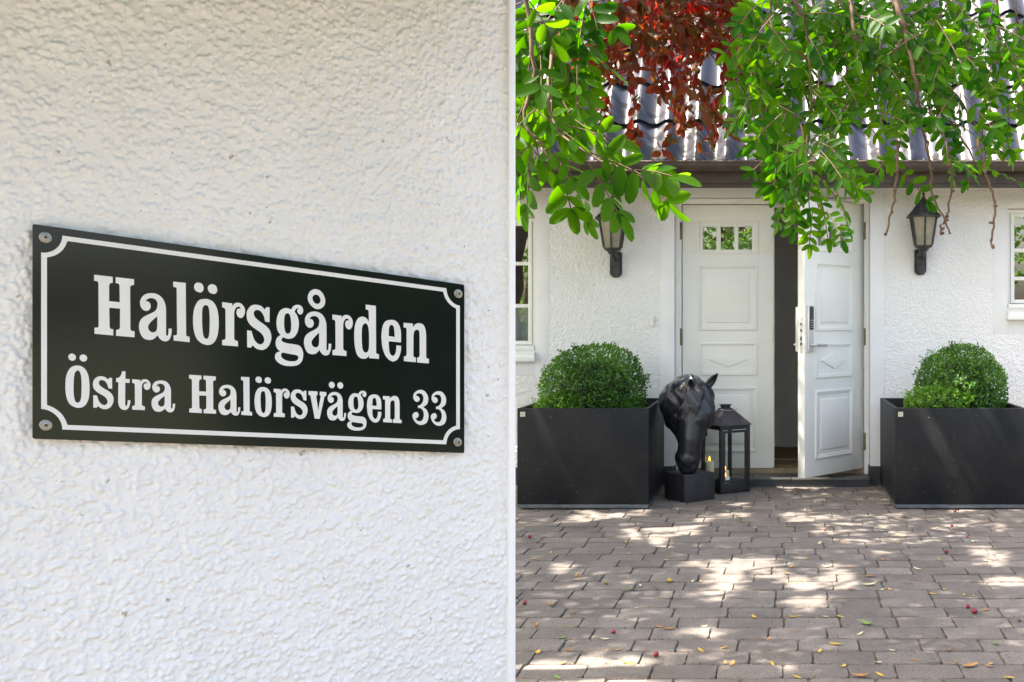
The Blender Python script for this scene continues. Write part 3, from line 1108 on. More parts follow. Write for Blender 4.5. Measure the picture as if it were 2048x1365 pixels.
def bush(name, label, group, c, rx, ry, rz, n, lsz, seed, ztrim=None, shoots=120, mt=None):
    mt = mt or M_BOX
    g = np.random.default_rng(seed)
    t = thing(name, label, 'bush', (c[0], c[1], PH - 0.08), group)
    c = np.array(c)
    d = norm(g.normal(size=(n, 3)))
    # uneven clipped surface: soft lobes
    lob = np.zeros(n)
    for _ in range(26):
        q = norm(g.normal(size=3))
        lob += g.uniform(-.09, .11) * np.exp(-((1 - d @ q) / 0.04))
    rad = (1.0 + lob) * (1 - 0.42 * g.random(n) ** 2.3)
    P = c + d * np.array([rx, ry, rz]) * rad[:, None]
    keep = P[:, 2] > (PH - 0.075)
    P, d = P[keep], d[keep]
    n = len(P)
    A = norm(d * 0.75 + g.normal(size=(n, 3)) * 0.75 + np.array([0, 0, .25]))
    Nn = norm(d + g.normal(size=(n, 3)) * 0.7 + np.array([0, 0, .5]))
    L = lsz * (0.7 + 0.6 * g.random(n))
    W = L * (0.5 + .15 * g.random(n))
    # loose shoots breaking the outline
    sp, sa, sn = [], [], []
    for _ in range(shoots):
        q = norm(g.normal(size=3))
        q[2] = abs(q[2]) * 0.9 + .05
        q = norm(q)
        base = c + q * np.array([rx, ry, rz]) * 0.97
        ax = norm(q * 0.7 + np.array([0, 0, .6]) + g.normal(size=3) * .25)
        ln = g.uniform(.025, .075)
        for k in range(int(ln / 0.008)):
            for s in (-1, 1):
                side = norm(np.cross(ax, g.normal(size=3)))
                sp.append(base + ax * (k * 0.009))
                sa.append(norm(ax * .5 + side * s))
                sn.append(norm(ax + g.normal(size=3) * .3))
    if sp:
        P = np.concatenate([P, np.array(sp)])
        A = np.concatenate([A, np.array(sa)])
        Nn = np.concatenate([Nn, np.array(sn)])
        m2 = len(sp)
        L2 = lsz * (0.7 + .5 * g.random(m2))
        L = np.concatenate([L, L2])
        W = np.concatenate([W, L2 * .55])
    leaf_mesh('foliage', P, A, Nn, L, W, mt, t, kind='stuff')
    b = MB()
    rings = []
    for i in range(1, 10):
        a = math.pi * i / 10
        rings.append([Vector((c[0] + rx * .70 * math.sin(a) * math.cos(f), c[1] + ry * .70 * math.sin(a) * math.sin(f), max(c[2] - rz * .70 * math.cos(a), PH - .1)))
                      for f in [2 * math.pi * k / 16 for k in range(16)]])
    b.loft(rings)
    b.build('dark_core', M_BOXCORE, t, smooth='all')  # solid dark body inside the leaves
    return t


bush('boxwood_ball', 'large rounded boxwood filling the left planter', 'boxwood bushes in the planters', (-1.338, 8.0, 0.775), 0.385, 0.40, 0.365, 13000, 0.023, 21, shoots=170)
bush('boxwood_ball', 'large rounded boxwood in the right planter', 'boxwood bushes in the planters', (1.392, 8.02, 0.79), 0.335, 0.36, 0.350, 13000, 0.022, 22)
bush('low_boxwood', 'small low boxwood in front of the big one in the right planter', 'boxwood bushes in the planters', (1.165, 7.70, 0.70), 0.235, 0.16, 0.150, 4200, 0.020, 23, shoots=70, mt=M_BOXNEW)
bush('low_boxwood', 'small low boxwood at the front corner of the left planter', 'boxwood bushes in the planters', (-1.545, 7.72, 0.685), 0.17, 0.13, 0.10, 2200, 0.020, 24, shoots=30, mt=M_BOXNEW)
b = MB()
b.lathe([(0.015, .535), (0.075, .55), (0.10, .61), (0.095, .665), (0.06, .700), (0.01, .710)], 0.985, 7.70, 18)
b.build('green_glass_ball', mat('green_glaze', (0.006, 0.05, 0.03), 0.3), None, smooth='all', label='dark green glazed ball half hidden in the right planter', cat='ball')

# ------------------------------------------------------------------ horse head statue
HZ0 = 0.205
hc = Vector((-0.625, 7.955, 0))
horse = thing('horse_head_statue', 'black bowed horse head sculpture on a square base between planter and lantern', 'statue', (hc.x, hc.y, 0))
b = MB()
b.cbox(-.134, .134, -.134, .134, 0.0, HZ0, .004, Matrix.Translation((hc.x + .0, hc.y - .0, 0)) @ Matrix.Rotation(R(38), 4, 'Z'))
b.build('base', M_BASE, horse, smooth=True)


def ellipsoid(b, c, r, rot=None, n=20):
    rings = []
    for i in range(0, n + 1):
        a = math.pi * (i + .02) / (n + .04)
        ring = []
        for k in range(n):
            f = 2 * math.pi * k / n
            p = Vector((r[0] * math.sin(a) * math.cos(f), r[1] * math.sin(a) * math.sin(f), -r[2] * math.cos(a)))
            if rot is not None:
                p = rot @ p
            ring.append(p + Vector(c))
        rings.append(ring)
    b.loft(rings)


def capsule(b, p0, p1, r0, r1, flat=(1, 1, 1), n=18, steps=12):
    p0, p1 = Vector(p0), Vector(p1)
    for i in range(steps + 1):
        t = i / steps
        r = r0 + (r1 - r0) * t
        ellipsoid(b, p0.lerp(p1, t), (r * flat[0], r * flat[1], r * flat[2]), None, n)


hb = MB()
# local coords: x right in the picture, y away from the camera, z above the base
capsule(hb, (-.075, .080, .515), (-.02, .06, .56), .165, .165, (1, 1.05, 1.0))       # crest and cut neck
capsule(hb, (-.115, .085, .47), (-.135, .06, .37), .105, .060, (1, 1.2, 1))
capsule(hb, (-.135, .05, .38), (-.118, .01, .295), .050, .014)                       # hanging mane tip
capsule(hb, (.055, .00, .545), (.075, -.045, .43), .130, .120, (1, 1.0, 1.05))       # forehead
capsule(hb, (.030, -.055, .42), (.012, -.095, .26), .116, .102, (1, 1.0, 1))         # face
capsule(hb, (.012, -.095, .26), (.000, -.105, .115), .102, .088, (1, 1.0, 1))
capsule(hb, (-.005, -.100, .125), (-.005, -.090, .060), .094, .074, (1.05, 1.05, .9))  # muzzle
capsule(hb, (.060, .010, .40), (.035, -.02, .25), .105, .06, (1, 1, 1))              # near jaw
capsule(hb, (-.060, .015, .40), (-.035, -.02, .25), .105, .06, (1, 1, 1))
capsule(hb, (.095, -.085, .375), (.125, -.07, .285), .030, .014)                     # cheek ridge
capsule(hb, (-.055, -.125, .400), (-.050, -.125, .350), .030, .026)                  # brow
capsule(hb, (.075, -.150, .400), (.080, -.140, .350), .030, .026)
for i in range(9):                                                                   # forelock locks
    a = i / 8
    x0 = .02 + .05 * a
    hb.tube([(x0, -.02 - .03 * a, .70 - .01 * i), (x0 - .02 + .05 * a, -.115, .60), (-.03 + .10 * a, -.150, .50), (-.05 + .085 * a, -.160, .40 + .03 * math.sin(i * 2.1))],
            [.016, .022, .021, .007], 8)
for i in range(11):                                                                  # mane locks over the crest
    a = i / 10
    hb.tube([(.02 - .02 * a, .0 + .1 * a, .715 - .01 * a), (-.10 - .03 * a, -.075 + .09 * a, .655 - .03 * a), (-.175 - .02 * a, -.050 + .12 * a, .545 - .02 * a), (-.185, -.01 + .12 * a, .42 + .02 * math.sin(i * 1.7))],
            [.018, .022, .020, .008], 8)
tmp = hb.build('head', M_HORSE, None)
md = tmp.modifiers.new('r', 'REMESH')
md.mode = 'VOXEL'
md.voxel_size = 0.0065
ms = tmp.modifiers.new('s', 'SMOOTH')
ms.factor = 0.5
ms.iterations = 4
dg = bpy.context.evaluated_depsgraph_get()
dg.update()
hm = bpy.data.meshes.new_from_object(tmp.evaluated_get(dg))
bpy.data.objects.remove(tmp, do_unlink=True)
co = np.empty(len(hm.vertices) * 3, dtype=np.float32)
no = np.empty(len(hm.vertices) * 3, dtype=np.float32)
hm.vertices.foreach_get('co', co)
hm.vertices.foreach_get('normal', no)
co = co.reshape(-1, 3)
no = no.reshape(-1, 3)


def dent(p, r, depth):
    d = np.linalg.norm(co - np.array(p), axis=1)
    return -depth * np.exp(-(d / r) ** 2)


dsp = np.zeros(len(co))
for sx in (-1, 1):
    dsp += dent((-.005 + sx * .052, -.175, .075), .020, .020)             # nostrils
    dsp += 0.55 * -dent((-.005 + sx * .040, -.180, .100), .022, .010)
    dsp += dent((.012 + sx * .085, -.135, .375), .018, .012)              # eye sockets
    dsp += dent((.008 + sx * .070, -.10, .22), .045, .012)                # hollow below the cheek
dsp += dent((-.005, -.18, .030), .03, .008)                               # mouth line
up = np.clip((co[:, 2] - .40) / .15, 0, 1)
strand = np.sin(95 * (co[:, 0] * .85 + co[:, 1] * .5) + 26 * co[:, 2] + 3 * np.sin(13 * co[:, 2]))
dsp += 0.0032 * strand * up
co = co + no * dsp[:, None]
hm.vertices.foreach_set('co', (co + np.array([0.0, 0.02, HZ0 - 0.006], dtype=np.float32)).astype(np.float32).ravel())
hm.update()
hm.shade_smooth()
hm.materials.clear()
hm.materials.append(M_HORSE)
head = bpy.data.objects.new('head', hm)
put(head, horse)
ORG[head] = ORG[horse]


def ear(base, tip, w, face):
    """hollow leaf-shaped ear"""
    base, tip, face = Vector(base), Vector(tip), Vector(face).normalized()
    ax = (tip - base)
    ln = ax.length
    ax.normalize()
    sd = ax.cross(face).normalized()
    fc = sd.cross(ax)
    b = MB()
    outer, inner = [], []
    for i in range(9):
        t = i / 8
        r = w * (0.62 + 0.75 * t - 1.34 * t ** 2.4) if t < 1 else 0.002
        r = max(r, .003)
        c = base + ax * (ln * t) + fc * (0.02 * math.sin(math.pi * t) * -1)
        ro, ri = [], []
        for k in range(9):
            a = math.pi * (-0.30 + 1.60 * k / 8)
            off = sd * (math.cos(a) * r) - fc * (math.sin(a) * r * .75)
            ro.append(c + off)
            ri.append(c + off * .78)
        outer.append(ro)
        inner.append(ri)
    rings = [ro + ri[::-1] for ro, ri in zip(outer, inner)]
    b.loft(rings)
    o0 = Vector((hc.x, hc.y + .02, HZ0 - .006))
    b.v = [p + o0 for p in b.v]
    return b.build('ear', M_HORSE, horse, smooth='all')


ear((.030, -.085, .610), (.012, -.115, .700), .042, (.1, -1, .15))
ear((.120, -.030, .620), (.212, -.050, .735), .040, (.25, -1, .1))

# ------------------------------------------------------------------ floor lantern and its candles
lc = Vector((-0.376, 8.345, 0))
LM = Matrix.Translation((lc.x, lc.y, 0.004)) @ Matrix.Rotation(R(36.5), 4, 'Z')
lan = thing('floor_lantern', 'black metal and glass floor lantern beside the horse head', 'lantern', (lc.x, lc.y, 0))
a, LHT = 0.125, 0.515
b = MB()
b.cbox(-a, a, -a, a, 0.0, 0.012, .002, LM)
for s in (-1, 1):
    b.cbox(-a, a, s * a - .004, s * a + .004, 0.010, 0.080, .001, LM)
    b.cbox(s * a - .0045, s * a + .0045, -a, a, 0.010, 0.0795, .001, LM)
b.build('base_tray', M_IRON, lan, smooth=True)
for sx in (-1, 1):
    for sy in (-1, 1):
        b = MB()
        b.cbox(sx * a - .012, sx * a + .012, sy * a - .012, sy * a + .012, 0, LHT, .002, LM)
        b.build('post', M_IRON, lan, smooth=True)
b = MB()
for s in (-1, 1):
    b.cbox(-a, a, s * a - .006, s * a + .006, LHT - .030, LHT - .001, .001, LM)
    b.cbox(s * a - .0065, s * a + .0065, -a, a, LHT - .0305, LHT - .0015, .001, LM)
b.build('top_rail', M_IRON, lan, smooth=True)
b = MB()
y = -a - .001
for x0, x1, z0, z1 in ((-a + .016, -a + .034, .084, LHT - .036), (a - .034, a - .016, .084, LHT - .036), (-a + .034, a - .034, .084, .102), (-a + .034, a - .034, LHT - .054, LHT - .036)):
    b.cbox(x0, x1, y - .006, y + .004, z0, z1, .001, LM)
dr_l = b.build('lantern_door', M_IRON, lan, smooth=True)
b = MB()
b.cbox(a - .022, a + .004, y - .014, y - .004, .240, .262, .002, LM)
b.build('latch', M_IRON, dr_l)
b = MB()
for zz in (.15, .39):
    b.cbox(-a + .004, -a + .020, y - .013, y - .009, zz, zz + .03, .001, LM)
b.build('door_hinge', M_IRON, dr_l)
for (p0, p1) in (((-a + .03, -a), (a - .03, -a)), ((-a, -a + .012), (-a, a - .012)), ((a, -a + .012), (a, a - .012)), ((-a + .012, a), (a - .012, a))):
    b = MB()
    zz0, zz1 = .081, LHT - .031
    b.add([LM @ Vector((p0[0], p0[1], zz0)), LM @ Vector((p1[0], p1[1], zz0)), LM @ Vector((p1[0], p1[1], zz1)), LM @ Vector((p0[0], p0[1], zz1))], [(0, 1, 2, 3)])
    b.build('pane', M_GLASS, lan)
e, t2, z1 = a + .020, .036, LHT + .128
b = MB()
base4 = [LM @ Vector(p) for p in ((-e, -e, LHT), (e, -e, LHT), (e, e, LHT), (-e, e, LHT))]
base5 = [LM @ Vector(p) for p in ((-e, -e, LHT + .006), (e, -e, LHT + .006), (e, e, LHT + .006), (-e, e, LHT + .006))]
top4 = [LM @ Vector(p) for p in ((-t2, -t2, z1), (t2, -t2, z1), (t2, t2, z1), (-t2, t2, z1))]
b.loft([base4, base5, top4])
b.build('lantern_roof', M_IRONROOF, lan)
b = MB()
b.cbox(-.028, .028, -.028, .028, z1, z1 + .022, .001, LM)
b.cbox(-.037, .037, -.037, .037, z1 + .022, z1 + .029, .002, LM)
b.build('vent_cap', M_IRON, lan)
b = MB()
b.tube([LM @ Vector((math.cos(f) * .075, -.04 - math.sin(f) * .02, z1 - .004 - .012 * math.sin(f))) for f in np.linspace(0, math.pi, 14)], .0025, 6)
b.build('handle', M_STEEL, lan, smooth='all')


def candle(px, py_top, Y, r, zb, m, label):
    p = at(px, py_top, Y)
    t = thing('candle', label, 'candle', (p.x, p.y, zb), 'candles inside and behind the lantern')
    b = MB()
    z = p.z
    b.lathe([(r, zb), (r, z - .004), (r * .96, z), (r * .80, z - .001), (r * .66, z - .007), (.003, z - .008)], p.x, p.y, 20)
    b.build('wax', m, t, smooth=True)
    b = MB()
    b.lathe([(.0018, z - .008), (.0018, z + .006)], p.x, p.y, 6)
    b.build('wick', M_KEY, t)
    b = MB()
    b.lathe([(.002, z + .004), (.0075, z + .011), (.0068, z + .020), (.003, z + .033), (.0006, z + .040)], p.x, p.y, 10)
    b.build('flame', M_FLAME, t, smooth='all')


candle(1419, 923, 8.37, .036, .018, M_WAX, 'tall ivory candle at the back left of the lantern')
candle(1450, 941, 8.36, .032, .018, M_WAX, 'middle ivory candle behind the short one in the lantern')
candle(1450, 954.5, 8.275, .038, .018, M_WAXW, 'short white candle at the front of the lantern')


# ------------------------------------------------------------------ wall lamps and doorbell
def wall_lamp(x, dz, label):
    yc = 8.445
    t = thing('wall_lamp', label, 'wall lamp', (x, YW, 1.70 + dz), 'lamps beside the front door')
    z = lambda v: v + dz
    # back plate and arm
    b = MB()
    pts = []
    hw, z0, z1 = .047, z(1.690), z(1.898)
    for q in ((-hw, z1 - .012), (-hw + .010, z1), (hw - .010, z1), (hw, z1 - .012), (hw, z0 + .030), (hw * .55, z0 + .004), (0, z0), (-hw * .55, z0 + .004), (-hw, z0 + .030)):
        pts.append((x + q[0], YW - .034, q[1]))
    b.prism(pts, (0, .036, 0))
    b.prism([(x + (p[0] - x) * .72, YW - .058, (p[2] - (z0 + z1) / 2) * .86 + (z0 + z1) / 2) for p in pts], (0, .026, 0))
    b.build('bracket', M_CAST, t, smooth=True)
    b = MB()
    zb = z(1.900)
    b.tube([(x, YW - .05, zb - .05), (x, YW - .10, zb - .045), (x, YW - .17, zb - .020), (x, yc, zb)], [.034, .030, .026, .024], 10)
    b.lathe([(.028, zb - .035), (.046, zb - .012), (.070, zb), (.076, zb + .010), (.076, zb + .016)], x, yc, 6, R(30))
    b.build('arm', M_CAST, t, smooth=True)
    zc0, zc1 = zb + .016, zb + .240
    r0, r1 = .074, .112
    for k2 in range(6):
        f0 = R(30) + k2 * math.pi / 3
        f1 = f0 + math.pi / 3
        c0 = lambda r, f, zz: Vector((x + r * math.cos(f), yc + r * math.sin(f), zz))
        b = MB()
        b.tube([c0(r0, f0, zc0), c0(r1, f0, zc1)], .0085, 6)
        b.build('cage_bar', M_CAST, t)
        b = MB()
        b.add([c0(r0 - .005, f0, zc0), c0(r0 - .005, f1, zc0), c0(r1 - .005, f1, zc1), c0(r1 - .005, f0, zc1)], [(0, 1, 2, 3)])
        b.build('lamp_pane', M_LGLASS, t)
    b = MB()
    b.lathe([(.145, zc1 - .006), (.147, zc1 + .004), (.132, zc1 + .020), (.105, zc1 + .045), (.078, zc1 + .080), (.048, zc1 + .115), (.022, zc1 + .140), (.012, zc1 + .150)], x, yc, 6, R(30))
    b.build('lamp_roof', M_CAST, t)
    b = MB()
    b.lathe([(.010, zc1 + .148), (.016, zc1 + .156), (.008, zc1 + .165), (.013, zc1 + .176), (.007, zc1 + .190), (.002, zc1 + .215)], x, yc, 10)
    b.build('finial', M_CAST, t, smooth='all')
    return t


wall_lamp(-1.268, -0.02, 'black lantern wall lamp left of the door, partly behind leaves')
wall_lamp(1.174, 0.0, 'black lantern wall lamp right of the door, above the right planter')
p = at(1304, 642.5, YW)
db = thing('doorbell', 'small white doorbell button on the wall left of the door', 'doorbell', (p.x, YW, p.z))
b = MB()
b.cbox(p.x - .019, p.x + .019, YW - .032, YW - .006, p.z - .042, p.z + .042, .010)
b.build('case', M_BUTTON, db, smooth=True)
b = MB()
yy = YW - .036
b.add([(p.x + r * math.cos(f), yy, p.z + .004 + r * math.sin(f)) for r in (.0135, .0105) for f in [2 * math.pi * k / 20 for k in range(20)]],
      [(k, (k + 1) % 20, 20 + (k + 1) % 20, 20 + k) for k in range(20)])
b.build('button_ring', M_STEEL, db)
b = MB()
b.add([(p.x + .010 * math.cos(f), YW - .0345, p.z + .004 + .010 * math.sin(f)) for f in [2 * math.pi * k / 20 for k in range(20)]], [tuple(range(20))])
b.build('button', M_BUTTON, db)


# ------------------------------------------------------------------ near wall with the house sign
VPX, VPY, ZL, PX0 = 4060.0, 1011.0, 1.6, 65.0
hl_ = math.hypot(VPX - PCX, FPX)
HD = Vector(((VPX - PCX) / hl_, FPX / hl_, 0))                  # along the wall
ND = Vector((HD.y, -HD.x, 0))                                   # out of the wall, towards the camera side
SK = (VPY - PCY) / hl_                                          # the plate was put up out of true, falling to the right
SP0 = Vector(((PX0 - PCX) / FPX * ZL, ZL, 0))                   # foot of the plate's left edge


def wp(u, w, z):
    """point on the near wall: u along it, w out of the plate's plane, z height"""
    return SP0 + HD * u + ND * w + Vector((0, 0, z))


def u_at(px, w):
    """u where the column px of the view meets the plane at offset w"""
    o = SP0 + ND * w
    dx = (px - PCX) / FPX
    # (o.x + u HD.x) = dx (o.y + u HD.y)
    return (dx * o.y - o.x) / (HD.x - dx * HD.y)


WB = -0.0185                                                    # ground coat of the render
U1 = u_at(1016.5, WB + .008)
U2 = u_at(1031.5, WB + .012)
UA, UB = -0.22, -1.6
near = thing('near_wall', 'white roughcast wall close to the camera carrying the house sign', 'wall', tuple(wp(0, WB, 0)))
ZT = 2.02
wc = MB()
MW = Matrix(((HD.x, ND.x, 0, SP0.x), (HD.y, ND.y, 0, SP0.y), (0, 0, 1, 0), (0, 0, 0, 1)))
wc.box(UB, U2 - .002, WB - .30, WB - .003, -.03, ZT, MW)
wall2 = wc.build('wall_core', M_PLASTER, near)
roughcast_patch('roughcast', wp(UA, WB - .001, 0.42), HD, (0, 0, 1), ND, U1 - UA, ZT - 0.42, 0.0018, 0.0023, 0.0062, 18000, 5, M_RENDER, near, ripple=0.0009)
roughcast_patch('roughcast', wp(UA, WB - .001, 0.0), HD, (0, 0, 1), ND, U1 - UA, 0.42, 0.005, 0.005, 0.009, 6000, 6, M_RENDER, near)
roughcast_patch('roughcast', wp(UB, WB - .001, 0.0), HD, (0, 0, 1), ND, UA - UB, ZT, 0.006, 0.005, 0.010, 4000, 8, M_RENDER, near)
tr = MB()
tr.cbox(U1, U2, WB - .32, WB + .012, -.03, ZT - .001, .002, MW)
tr.build('corner_band', M_TRIM, near, smooth=True)
ev = MB()
ev.cbox(UB - .1, U2 + .02, WB - .34, WB + .90, ZT + .002, ZT + .05, .004, MW)
ev.build('shade_board', M_IRON, near)  # unseen overhang, added to darken the upper part of the sign wall
ev = MB()
ev.prism([MW @ Vector(q) for q in ((UB - .12, WB + .94, ZT + .052), (UB - .12, WB - .15, ZT + .26), (UB - .12, WB - .36, ZT + .052))], HD * (U2 - UB + .15))
ev.build('shade_roof', M_TILE, near)  # unseen roof covering the added overhang

# ------------------------------------------------------------------ the sign
GLY = {'H': '1564,5102! 2056,5105! 2060,4922! 2012,4907 1977,4876 1961,4812! 1961,4339! 2246,4339! 2240,4839! 2228,4889 2192,4919 2136,4922! 2136,5106! 2634,5109! 2634,4929! 2576,4911 2540,4885 2528,4836! 2533,3568! 2542,3517 2576,3483 2648,3474! 2648,3290! 2148,3287! 2148,3471! 2201,3487 2237,3515 2251,3568! 2254,4141! 1965,4137! 1974,3559! 1986,3505 2016,3488 2072,3479! 2072,3287! 1574,3291! 1574,3475! 1631,3487 1675,3506 1683,3558! 1678,4816! 1670,4875 1640,4912 1564,4916!',
'a': '3090,4733 3241,4731 3371,4664 3464,4539 3510,4387 3523,4242! 3523,3463! 3533,3439 3553,3431 3572,3443 3587,3491 3598,3671! 3688,3670! 3675,3500 3641,3370 3585,3280 3492,3246 3399,3272 3330,3339 3288,3422! 3223,3338 3149,3274 3039,3247 2911,3276 2820,3391 2775,3552 2769,3676 2793,3803 2857,3914 2966,4009 3112,4099 3214,4184 3263,4274 3282,4402 3269,4484 3223,4551 3149,4578 3076,4573 3003,4534 2948,4459! 3003,4461 3057,4433 3090,4357 3090,4284 3057,4208 3003,4166 2929,4157 2857,4205 2811,4292 2797,4384 2811,4490 2866,4600 2957,4685;3275,4018! 3168,3907 3076,3793 3024,3693 3021,3641 3039,3570 3085,3516 3149,3496 3214,3519 3256,3582 3271,3668 3275,3773',
'l': '3727,5184! 4085,5190! 4097,3524! 4107,3481 4143,3471 4200,3463! 4200,3288! 3737,3298! 3737,3461! 3793,3471 3829,3492 3837,3531! 3825,4936! 3819,4991 3789,5009 3727,5017!',
'o': '4600,4736 4744,4745 4889,4676 4993,4507 5045,4262 5057,4012 5045,3759 5003,3527 4910,3346 4786,3259 4662,3254 4519,3308 4396,3442 4325,3661 4299,3906 4301,4154 4335,4405 4417,4607 4498,4696;4672,4545 4734,4521 4769,4412 4786,4186 4788,3959 4781,3731 4765,3548 4728,3471 4683,3449 4631,3478 4590,3598 4570,3800 4562,4048 4564,4274 4580,4435 4617,4518',
'dots': '4468,5250 4560,5224 4605,5128 4600,5026 4549,4951 4478,4935 4376,4974 4329,5069 4345,5173 4406,5237;4868,5252 4962,5221 5009,5125 5003,5021 4951,4953 4889,4936 4786,4970 4734,5066 4744,5169 4806,5234',
'r': '5160,4703! 5467,4697! 5467,4598! 5518,4685 5581,4731 5666,4744 5763,4703 5838,4596 5855,4471 5827,4340 5773,4264 5720,4244 5645,4273 5596,4371 5598,4464 5635,4537 5724,4559! 5688,4608 5635,4611 5581,4565 5539,4480 5524,4363! 5524,3568! 5535,3512 5571,3481 5639,3464! 5639,3291! 5160,3286! 5160,3456! 5222,3473 5256,3507 5264,3576! 5260,4424! 5248,4491 5212,4521 5160,4527!',
's': '6183,4742 6314,4735 6401,4687 6467,4613! 6522,4701! 6625,4702! 6625,4201! 6484,4212! 6445,4376 6368,4519 6270,4571 6183,4556 6129,4479 6139,4376 6205,4278 6357,4167 6511,4067 6632,3927 6680,3744 6665,3578 6599,3407 6489,3284 6357,3243 6205,3276 6092,3377! 6042,3288! 5923,3291! 5919,3859! 6059,3848! 6107,3662 6183,3507 6281,3435 6368,3436 6434,3508 6456,3604 6423,3718 6335,3826 6183,3926 6031,4038 5934,4178 5906,4337 5923,4502 5999,4639 6085,4714',
'g': '7187,4747 7315,4717! 7379,4826 7465,4886 7573,4902 7671,4850 7710,4741 7693,4637 7638,4581 7573,4589 7519,4662 7519,4730 7563,4780! 7509,4774 7465,4735 7427,4651! 7509,4536 7556,4383 7569,4226 7541,4020 7476,3866 7379,3754 7251,3705 7155,3709 7065,3740! 7017,3695 7006,3638 7048,3586 7208,3546 7401,3535 7552,3516 7649,3441 7703,3310 7710,3175 7682,3013 7595,2881 7465,2809 7272,2775 7080,2785 6911,2856 6816,2960 6795,3058 6816,3150 6868,3210 6964,3253! 6879,3323 6826,3430 6816,3541 6837,3654 6890,3738 6974,3807! 6890,3928 6852,4081 6843,4236 6868,4418 6942,4606 7059,4716;7191,4572 7261,4542 7304,4400 7319,4199 7311,4018 7272,3912 7208,3876 7144,3910 7101,4040 7089,4196 7093,4376 7119,4514;7059,3217 7272,3191 7465,3175 7541,3137 7547,3058 7487,2978 7336,2942 7165,2957 7038,3024 6991,3110 7006,3183',
'ring': '8130,5518 8274,5484 8385,5361 8445,5196 8430,5021 8341,4896 8208,4832 8075,4853 7943,4962 7871,5102 7867,5260 7932,5406 8031,5487;8130,5330 8219,5305 8278,5209 8287,5119 8241,5038 8163,5010 8075,5047 8025,5144 8020,5223 8064,5297',
'd': '9847,5192! 10210,5188! 10220,3534! 10230,3480 10269,3464 10325,3455! 10321,3290! 9964,3288! 9964,3383! 9915,3310 9847,3264 9740,3245 9624,3283 9537,3393 9479,3583 9450,3814 9444,4086 9460,4341 9508,4542 9595,4678 9711,4744 9818,4733 9906,4674 9964,4582! 9955,4945! 9945,4993 9915,5013 9847,5021!;9837,4519 9906,4478 9945,4374 9964,4179 9968,3944 9964,3688 9945,3568 9896,3494 9847,3476 9789,3494 9740,3588 9717,3762 9709,3996 9711,4231 9730,4390 9769,4473',
'e': '10768,4747 10909,4737 11030,4641 11102,4478 11128,4300 11132,4120 11128,3963! 10676,3963! 10680,3796 10698,3618 10738,3503 10798,3452 10848,3453 10909,3518 10949,3662 10958,3843! 11132,3840! 11122,3658 11071,3473 10990,3326 10869,3251 10768,3256 10647,3325 10538,3464 10458,3675 10422,3910 10412,4147 10438,4407 10498,4592 10607,4703;10778,4567 10838,4540 10873,4454 10889,4295 10895,4140! 10676,4150! 10680,4313 10692,4454 10728,4538',
'n': '11224,4696! 11573,4700! 11573,4549! 11625,4645 11707,4715 11811,4741 11936,4720 12020,4617 12062,4459 12073,4276! 12075,3523! 12083,3483 12125,3466 12182,3455! 12178,3287! 11728,3285! 11728,3462! 11780,3480 11811,3510 11824,3561! 11824,4210! 11818,4392 11790,4471 11728,4492 11656,4460 11614,4391 11593,4248! 11589,3550! 11598,3496 11629,3473 11687,3464! 11682,3289! 11234,3291! 11234,3464! 11295,3477 11322,3506 11336,3557! 11336,4423! 11330,4492 11295,4519 11224,4523!',
'O': '1121,2277 1242,2257 1349,2159 1417,1976 1443,1727 1443,1529 1425,1312 1364,1129 1273,1025 1151,988 1031,1020 926,1102 858,1258 824,1486 824,1699 843,1931 911,2132 1008,2238;1136,2127 1189,2092 1224,1961 1238,1747 1236,1515 1224,1299 1189,1181 1136,1146 1079,1174 1046,1306 1032,1501 1032,1696 1046,1947 1079,2074',
't': '2311,2199! 2400,2199! 2400,1967! 2513,1970! 2512,1849! 2394,1847! 2391,1174! 2399,1138 2419,1126 2441,1150 2457,1206 2465,1307! 2534,1307! 2526,1201 2494,1089 2438,1016 2367,993 2288,1022 2232,1091 2206,1199 2201,1308! 2209,1846! 2146,1851! 2149,1966! 2217,1993 2272,2061',
'v': '7888,1970! 8185,1974! 8185,1841! 8140,1822! 8211,1319! 8298,1833! 8258,1841! 8264,1974! 8485,1970! 8480,1839! 8424,1819! 8258,1023! 8093,1028! 7945,1825! 7888,1832!',
'3': '11871,2286 12020,2247 12130,2095 12154,1937 12109,1775 11960,1656! 12094,1557 12154,1415 12160,1271 12109,1109 12005,1025 11871,990 11723,1032 11606,1155 11556,1296 11576,1383 11650,1445 11738,1450 11788,1366 11768,1279 11709,1232 11673,1228! 11723,1147 11827,1123 11916,1157 11969,1261 11984,1406 11945,1534 11856,1607 11759,1610! 11759,1696! 11856,1731 11940,1837 11969,1983 11931,2111 11827,2156 11723,2126 11679,2057! 11768,2042 11827,1960 11812,1887 11738,1833 11664,1848 11600,1931 11585,2030 11620,2148 11738,2248'}
SW, SH, V0 = 0.679, 0.3200, 1.1288
sign = thing('house_sign', 'black enamel house sign with white lettering Halörsgården Östra Halörsvägen 33', 'sign', tuple(wp(0, 0, V0)))


def sp(u, v, w):
    return wp(u, w, V0 + v - SK * u)


b = MB()
ring = []
cr = .002
outline = [(cr, 0), (SW - cr, 0), (SW, cr), (SW, SH - cr), (SW - cr, SH), (cr, SH), (0, SH - cr), (0, cr)]
b.loft([[sp(u, v, -.0035) for u, v in outline], [sp(u, v, -.0005) for u, v in outline],
        [sp(SW / 2 + (u - SW / 2) * .9985, SH / 2 + (v - SH / 2) * .997, 0) for u, v in outline]])
b.build('plate', M_SIGN, sign)


